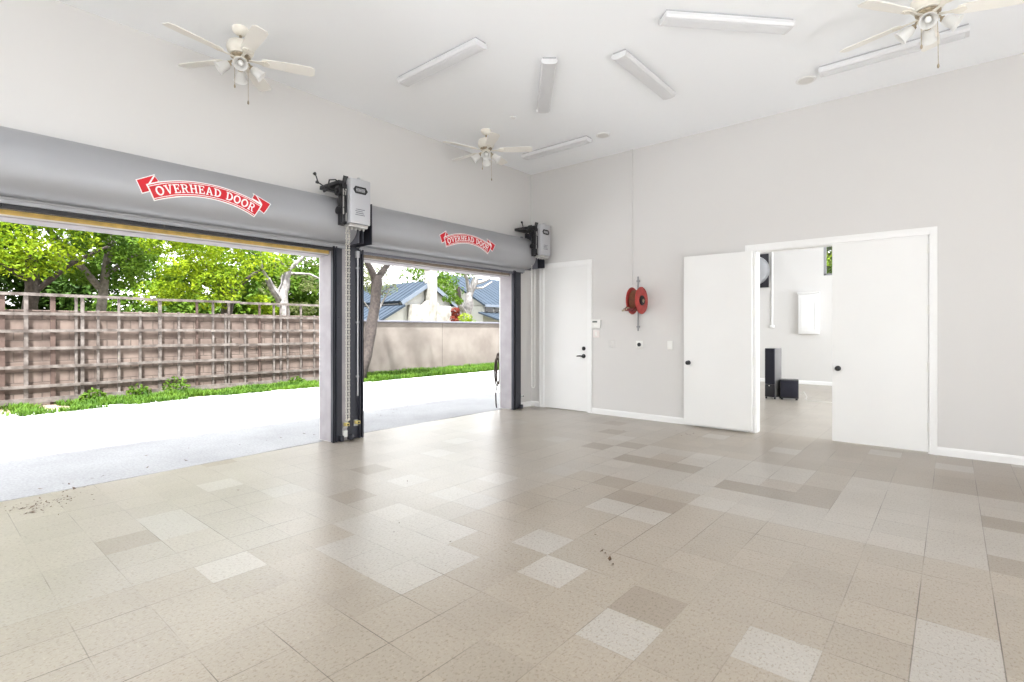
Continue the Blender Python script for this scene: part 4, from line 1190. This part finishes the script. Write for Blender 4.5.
for k, (x, y, z, ry, rz, leaf, lab) in enumerate((
    (-17.5, -8.5, 4.2, 3.0, 3.4, 'leafD', 'dark green tree far behind the bright one at the edge of the wide opening'),
    (-18.0, -4.0, 4.4, 3.0, 3.6, 'leafD', 'dark green tree filling the gap behind the slender grey trunk'),
    (-16.5, -0.2, 4.0, 2.6, 3.2, 'leafG', 'mid green tree standing behind the forked dark trunk'),
    (-17.0, 3.6, 3.4, 2.0, 2.2, 'leafG', 'mid green tree behind the pale Y-shaped trunk'))):
    tree('background_tree', lab, (x, y, -0.05), [([(x, y, -0.05), (x, y + 0.1, z * 0.5), (x + 0.1, y, z)], [0.25, 0.2, 0.1]), ([(x, y, z * 0.5), (x + 0.6, y + 1.0, z * 0.8)], [0.1, 0.05])],
         M['bark'], crown(x, y, z * 0.78, 1.8, ry, rz * 0.85, 44, 60 + k, 0.6, 1.1), 16000, 0.125, M[leaf], 50 + k, 'trees far behind the block wall')
for k, (x, y, n_, lf, lab) in enumerate(((-14.5, -8.6, 3, 'leafD', 'dark shrub behind the block wall at the far edge of the wide opening'), (-15.0, -6.0, 3, 'leafG', 'mid green shrub behind the block wall between the two thick reddish posts'),
        (-14.8, -3.2, 3, 'leafD', 'dark shrub behind the block wall below the slender grey trunk'), (-14.6, -0.4, 3, 'leafG', 'mid green shrub behind the block wall below the forked dark trunk'))):
    r_ = random.Random(200 + k)
    shrub('garden_shrub', lab, 'shrub', (x, y, -0.05), [((r_.uniform(-.4, .4), -1.2 + 0.6 * q, r_.uniform(0.9, 1.9)), r_.uniform(0.6, 0.85)) for q in range(5)], 2200, 0.085, M[lf], 210 + k, 'shrubs behind the block wall')
# trees seen through the narrower opening
tree('garden_tree', 'brown leaning trunk in front of the stucco wall, forking at the top', (-6.75, 0.85, -0.05),
     [([(-6.75, 0.80, -0.05), (-6.7, 0.86, 0.35), (-6.65, 1.02, 1.0), (-6.62, 1.14, 1.7), (-6.6, 1.20, 2.5), (-6.6, 1.22, 2.95)], [0.165, 0.145, 0.155, 0.160, 0.150, 0.155]),
      ([(-6.6, 1.20, 2.85), (-6.55, 0.98, 3.15), (-6.5, 0.72, 3.45), (-6.5, 0.3, 4.2)], [0.10, 0.085, 0.07, 0.05]),
      ([(-6.6, 1.24, 2.85), (-6.6, 1.48, 3.15), (-6.55, 1.75, 3.5), (-6.5, 2.2, 4.3)], [0.10, 0.085, 0.07, 0.05]),
      ([(-6.62, 1.2, 2.2), (-6.9, 1.7, 2.55), (-7.1, 2.2, 2.75), (-7.2, 2.6, 3.1)], [0.022, 0.018, 0.014, 0.008])],
     M['bark'], crown(-6.4, 1.3, 5.4, 1.8, 2.2, 0.7, 20, 71, 0.4, 0.7), 3000, 0.07, M['leafG'], 70)
tree('gnarled_tree', 'pale gnarled branching tree above the stucco wall beside the far roof', (-12.4, 10.6, -0.05),
     [([(-12.4, 10.6, -0.05), (-12.4, 10.6, 1.5), (-12.4, 10.55, 2.3), (-12.4, 10.75, 3.1), (-12.35, 11.15, 4.0)], [0.36, 0.33, 0.28, 0.19, 0.15]),
      ([(-12.4, 10.5, 2.1), (-12.3, 10.1, 2.5), (-12.2, 9.7, 2.7)], [0.14, 0.10, 0.06]),
      ([(-12.4, 10.75, 3.2), (-12.3, 10.5, 3.9), (-12.2, 10.1, 4.4)], [0.10, 0.08, 0.05]),
      ([(-12.35, 11.0, 3.7), (-12.3, 11.7, 3.9), (-12.2, 12.5, 4.25)], [0.10, 0.08, 0.05]),
      ([(-12.35, 11.0, 3.5), (-12.3, 11.6, 3.55), (-12.2, 12.2, 3.9)], [0.06, 0.05, 0.03])],
     M['barklt'], crown(-12.3, 10.0, 4.7, 0.9, 1.7, 0.5, 16, 72, 0.3, 0.5) + crown(-12.2, 9.4, 2.9, 0.4, 0.4, 0.3, 5, 73, 0.2, 0.35), 2600, 0.06, M['leafG'], 71)
tree('garden_tree', 'green tree rising behind the white gabled house', (-25.5, 22.5, -0.05),
     [([(-25.5, 22.5, -0.05), (-25.5, 22.6, 3), (-25.4, 22.4, 5)], [0.3, 0.25, 0.15]), ([(-25.5, 22.6, 3), (-25, 21.8, 5)], [0.12, 0.06])],
     M['bark'], crown(-25.5, 21.2, 5.6, 1.5, 3.6, 1.9, 26, 74, 0.7, 1.2), 4200, 0.13, M['leafG'], 72)
tree('garden_tree', 'olive-green tree with thin foliage left of the white gabled house', (-15.0, 7.0, -0.05),
     [([(-15.0, 7.0, -0.05), (-15.0, 7.1, 2), (-14.9, 6.9, 3.6)], [0.14, 0.11, 0.06]), ([(-15.0, 7.1, 2.2), (-14.9, 7.8, 3.4)], [0.06, 0.03]), ([(-15, 7.1, 1.9), (-14.8, 6.2, 2.8)], [0.05, 0.02])],
     M['barklt'], crown(-15.0, 7.3, 4.1, 1.0, 1.7, 0.8, 18, 75, 0.3, 0.6), 2600, 0.06, M['leafO'], 73)
shrub('bush', 'red-leaved bush between the white house and the gnarled tree', 'bush', (-19.3, 16.25, -0.05), [((0, 0.05, 2.75), 0.30), ((0, 0.12, 2.45), 0.30), ((0, 0.0, 2.2), 0.34), ((0, 0.05, 1.8), 0.4), ((0, 0.05, 1.2), 0.4)], 1100, 0.07, M['leafR'], 77)
shrub('bush', 'yellow-green bush at the foot of the pale gnarled tree', 'bush', (-11.6, 9.7, -0.05), [((0, 0, 2.0), 0.35), ((0, 0.3, 1.7), 0.4), ((0, -0.3, 1.6), 0.4)], 700, 0.06, M['leafY'], 78)
tree('garden_tree', 'yellow-green tree outside the high window of the adjoining room', (3.2, 12.5, -0.05),
     [([(3.2, 12.5, -0.05), (3.2, 12.4, 2.5), (3.1, 12.5, 4.4)], [0.2, 0.16, 0.08]), ([(3.2, 12.4, 2.4), (3.7, 12.2, 4.0)], [0.08, 0.04])],
     M['bark'], crown(3.0, 12.3, 4.2, 2.4, 1.2, 1.6, 34, 79, 0.5, 0.9), 14000, 0.11, M['leafY'], 74)

# ------------------------------------------------------------------ houses
def roof_plane(mb, p0, p1, p2, p3, th=0.12, seams=0):
    """Quad p0-p1 (eave) p2-p3 (ridge, p3 above p0) as a slab, with standing seams running from eave to ridge."""
    P = [Vector(p) for p in (p0, p1, p2, p3)]
    n = (P[1] - P[0]).cross(P[3] - P[0]).normalized()
    if n.z < 0: n = -n
    A = [mb.bm.verts.new(p) for p in P]; B = [mb.bm.verts.new(p - n * th) for p in P]
    mb.bm.faces.new(A); mb.bm.faces.new(B[::-1])
    for i in range(4):
        mb.bm.faces.new((A[i], A[(i + 1) % 4], B[(i + 1) % 4], B[i]))
    for k in range(seams):
        f = (k + 0.5) / seams
        a = P[0].lerp(P[1], f); b = P[3].lerp(P[2], f)
        mb.tube([a + n * 0.02, b + n * 0.02], 0.022, 4)

hA = thing('house', 'white gabled house with a stone chimney and blue-grey metal roof', 'house', (-20, 14.85, 0))
# local: gable wall faces +x at x = 0, ridge runs along -x at y = 0
w = MB()
w.prism([(-2.15, -0.05), (1.95, -0.05), (1.95, 3.30), (-0.08, 4.48), (-2.15, 3.30)], -13, -0.35, axis='x')
w.build('wall', M['sidingw'], hA, smooth=False)
for (e0, z0) in ((-2.45, 3.22), (2.35, 3.15)):
    rf = MB(); roof_plane(rf, (0.0, e0, z0), (-13.3, e0, z0), (-13.3, -0.08, 4.62), (0.0, -0.08, 4.62), 0.14, 26)
    rp = rf.build('roof_plane', M['roof'], hA, smooth=False)
    fc = MB(); roof_plane(fc, (0.04, e0 - (0.03 if e0 < 0 else -0.03), z0 - 0.05), (-0.05, e0 - (0.03 if e0 < 0 else -0.03), z0 - 0.05), (-0.05, -0.08, 4.58), (0.04, -0.08, 4.58), 0.24)
    fc.build('barge_board', M['fascia'], rp, smooth=False)
ch = MB().box(-0.30, 0.30, -0.38, 0.22, 0, 5.6, 0.03).box(-0.30, 0.22, -1.75, 1.55, -0.05, 3.0, 0.03)
ch.prism([(-0.75, 2.98), (0.6, 2.98), (0.22, 3.3), (-0.38, 3.3)], -0.3, 0.22, axis='x')
ch.box(-0.36, 0.36, -0.44, 0.28, 5.5, 5.68, 0.02)
ch.build('chimney', M['stone'], hA)
# side lean-tos
ln = MB(); roof_plane(ln, (0.1, -5.7, 1.15), (-12, -5.7, 1.15), (-12, -2.25, 3.0), (0.1, -2.25, 3.0), 0.14, 22); ln.build('lean_to_roof', M['roof'], hA, smooth=False)
MB().prism([(-5.5, -0.05), (-2.15, -0.05), (-2.15, 2.85), (-5.5, 1.05)], -11.8, -0.2, axis='x').build('lean_to_wall', M['sidingw'], hA, smooth=False)
MB().box(-9.0, -0.6, -2.19, -2.13, 2.98, 3.12).build('clerestory', M['windowdark'], hA, smooth=False)
ln = MB(); roof_plane(ln, (0.1, 3.6, 1.75), (-8, 3.6, 1.75), (-8, 1.7, 2.85), (0.1, 1.7, 2.85), 0.16, 14); ln.build('lean_to_roof', M['fascia'], hA, smooth=False)

hB = thing('house', 'house with a broad blue-grey metal roof beyond the gnarled tree', 'house', (-25, 25, 0))
rf = MB(); roof_plane(rf, (0, 0.2, 3.62), (0, 16, 3.62), (-5.2, 16, 6.6), (-5.2, -0.4, 6.6), 0.16, 26); rf.build('roof_plane', M['roof'], hB, smooth=False)
rf = MB(); roof_plane(rf, (-10.4, 0.2, 3.62), (-10.4, 16, 3.62), (-5.2, 16, 6.6), (-5.2, -0.4, 6.6), 0.16, 0); rf.build('roof_plane', M['roof'], hB, smooth=False)
MB().box(-10, -0.5, 0.5, 15.7, -0.05, 3.6).build('wall', M['sidingw'], hB, smooth=False)
MB().prism([(-10, 3.55), (-0.5, 3.55), (-5.2, 6.4)], 0.5, 15.6, axis='y').build('gable', M['sidingw'], hB, smooth=False)
MB().box(0.02, 0.10, 0.2, 16, 3.42, 3.64).build('gutter', M['fascia'], hB, smooth=False)
for k in range(5): MB().box(-0.52, -0.44, 0.7 + k * 1.3, 1.75 + k * 1.3, 3.02, 3.40).build('window', M['windowdark'], hB, smooth=False)
rf = MB(); roof_plane(rf, (2.6, -0.2, 2.15), (2.6, 16, 2.15), (-0.4, 16, 2.98), (-0.4, -0.2, 2.98), 0.14, 24); rf.build('porch_roof', M['roof'], hB, smooth=False)
MB().box(2.55, 2.68, -0.2, 16, 1.95, 2.16).build('porch_gutter', M['fascia'], hB, smooth=False)
for k in range(4): MB().box(2.4, 2.52, 0.2 + k * 4, 0.34 + k * 4, -0.05, 2.0).build('porch_post', M['sidingw'], hB, smooth=False)

hS = thing('shed', 'low shed with a striped pale metal roof behind the trellis end', 'shed', (-19, 3.6, 0))
rf = MB(); roof_plane(rf, (0, 0, 1.85), (0, 5.2, 1.85), (-2.4, 5.2, 2.62), (-2.4, 0, 2.62), 0.1, 18); rf.build('roof_plane', M['roof'], hS, smooth=False)
MB().prism([(-2.3, -0.05), (-0.2, -0.05), (-0.2, 1.82), (-2.3, 2.5)], 0.1, 5.1, axis='y').build('wall', M['sidingw'], hS, smooth=False)

# ------------------------------------------------------------------ litter
def litter(name, label, spots, seed):
    r = random.Random(seed); bm = bmesh.new()
    for (x, y, n, sx, sy, s) in spots:
        for _ in range(n):
            px, py = r.gauss(x, sx), r.gauss(y, sy)
            z = 0.004
            a = r.uniform(0, 6.28); l = s * r.uniform(0.5, 1.3)
            u = Vector((math.cos(a), math.sin(a), r.uniform(-0.05, 0.25))) * l; v = Vector((-math.sin(a), math.cos(a), r.uniform(0, 0.3))) * l * r.uniform(0.3, 0.6)
            p = Vector((px, py, z))
            vs = [bm.verts.new(p + q) for q in (-u, v, u + Vector((0, 0, l * 0.3)), -v * 0.8)]
            for q in vs: q.co.z = max(q.co.z, z)
            bm.faces.new((vs[0], vs[1], vs[2])); bm.faces.new((vs[0], vs[2], vs[3]))
    me = bpy.data.meshes.new(name); bm.to_mesh(me); bm.free(); me.materials.append(M['leafbrown'])
    o = bpy.data.objects.new(name, me); C.objects.link(o)
    return tag(o, label, 'litter', kind='stuff')
litter('leaf_litter', 'dry leaf crumbs and dirt on the tile floor', [(0.35, -6.78, 60, 0.07, 0.12, 0.014), (0.5, -6.7, 16, 0.12, 0.12, 0.010), (0.55, -6.85, 6, 0.03, 0.03, 0.02), (0.05, -6.55, 10, 0.03, 0.04, 0.02),
    (1.5, -5.2, 3, 0.5, 0.5, 0.010), (3.6, -4.2, 4, 0.25, 0.3, 0.010), (3.2, -3.7, 7, 0.15, 0.15, 0.010), (4.3, -4.75, 4, 0.05, 0.05, 0.022), (3.3, -0.75, 16, 0.35, 0.12, 0.012), (3.0, -5.2, 4, 0.3, 0.3, 0.012), (2.4, -1.2, 5, 0.5, 0.3, 0.010)], 8)
litter('leaf_litter', 'dry leaves scattered on the driveway near the threshold', [(-1.6, -1.9, 14, 0.18, 0.4, 0.02), (-0.75, -4.5, 7, 0.15, 0.5, 0.022), (-0.2, -6.3, 8, 0.04, 0.3, 0.02), (-0.8, -5.6, 5, 0.2, 0.3, 0.02), (-1.2, -2.6, 6, 0.3, 0.4, 0.02), (-1.9, -1.6, 10, 0.2, 0.7, 0.018), (-4.5, -4.0, 10, 0.8, 1.5, 0.025)], 9)

# ------------------------------------------------------------------ added window frames around the fill lamps behind the viewpoint
for k, (a, b, c, d) in enumerate(BW):
    w_ = bpy.data.objects.new('window_%d' % (k + 2), None); C.objects.link(w_)
    struct(w_, 'tall window in the rear wall', 'window')
    fr = MB(); y = YR - 0.15; t = 0.06
    fr.box(a, b, y, y + 0.1, c, c + t).box(a, b, y, y + 0.1, d - t, d).box(a, a + t, y, y + 0.1, c, d).box(b - t, b, y, y + 0.1, c, d).box((a + b) / 2 - 0.03, (a + b) / 2 + 0.03, y, y + 0.1, c, d)
    fr.build('window_frame', M['trim'], w_, smooth=False)

# ------------------------------------------------------------------ light
world = bpy.data.worlds.new('sky'); SC.world = world; world.use_nodes = True
nt = world.node_tree; bg = nt.nodes['Background']
tc = nt.nodes.new('ShaderNodeTexCoord'); sx = nt.nodes.new('ShaderNodeSeparateXYZ')
nt.links.new(tc.outputs['Generated'], sx.inputs[0])
rp = nt.nodes.new('ShaderNodeValToRGB')
rp.color_ramp.elements[0].position = 0.0; rp.color_ramp.elements[0].color = (1.0, 1.0, 1.0, 1)
rp.color_ramp.elements[1].position = 0.9; rp.color_ramp.elements[1].color = (0.88, 0.92, 1.0, 1)
nt.links.new(sx.outputs['Z'], rp.inputs['Fac']); nt.links.new(rp.outputs['Color'], bg.inputs['Color'])
bg.inputs['Strength'].default_value = 1.05

sun = bpy.data.lights.new('sun', 'SUN'); sun.energy = 8.8; sun.angle = R(3.0); sun.color = (0.985, 0.99, 1.0)
so = bpy.data.objects.new('sun', sun); C.objects.link(so)
sdir = Vector((math.cos(R(71)) * 0.80, -math.cos(R(71)) * 0.6, math.sin(R(71))))
so.rotation_euler = sdir.to_track_quat('Z', 'Y').to_euler(); so.location = (10, -10, 20)

def fill_lamp(name, loc, rot, sx_, sy_, power):  # area lamp added in an unseen opening to brighten the rooms
    l = bpy.data.lights.new(name, 'AREA'); l.shape = 'RECTANGLE'; l.size = sx_; l.size_y = sy_; l.energy = power; l.color = (0.92, 0.965, 1.0)
    o = bpy.data.objects.new(name, l); C.objects.link(o); o.location = loc; o.rotation_euler = rot
    return o
for (a, b, c, d) in BW:
    fill_lamp('window_daylight', ((a + b) / 2, YR - 0.05, (c + d) / 2), (R(140), 0, R(180)), b - a, d - c, 140)
for (a, b, c, d), p in zip(RW, (8, 8)):
    fill_lamp('window_daylight', (XR + 0.05, (a + b) / 2, (c + d) / 2), (R(142), 0, R(90)), b - a, d - c, p)
fill_lamp('window_daylight', (XR + 0.05, 4.2, 2.3), (R(110), 0, R(90)), 4.4, 2.6, 105)  # added fill lamp of the adjoining room, out of view

# ------------------------------------------------------------------ camera
cam = bpy.data.cameras.new('camera'); co = bpy.data.objects.new('camera', cam); C.objects.link(co)
co.location = (5.9294, -7.5091, 1.40)
co.rotation_euler = (R(90), 0, R(40.4))
cam.sensor_width = 36.0; cam.lens = 517.0 / 1024 * 36.0
cam.shift_y = -11.0 / 1024
cam.clip_end = 300
SC.camera = co

SC.view_settings.view_transform = 'Standard'; SC.view_settings.look = 'None'
SC.view_settings.gamma = 1.0; SC.view_settings.use_curve_mapping = False
SC.view_settings.exposure = 1.89
SC.cycles.max_bounces = 12; SC.cycles.diffuse_bounces = 8; SC.cycles.glossy_bounces = 4; SC.cycles.transmission_bounces = 6
SC.cycles.caustics_reflective = False; SC.cycles.caustics_refractive = False
SC.cycles.sample_clamp_indirect = 8.0
SC.cycles.use_denoising = True
SC.cycles.use_adaptive_sampling = False
SC.cycles.use_guiding = True
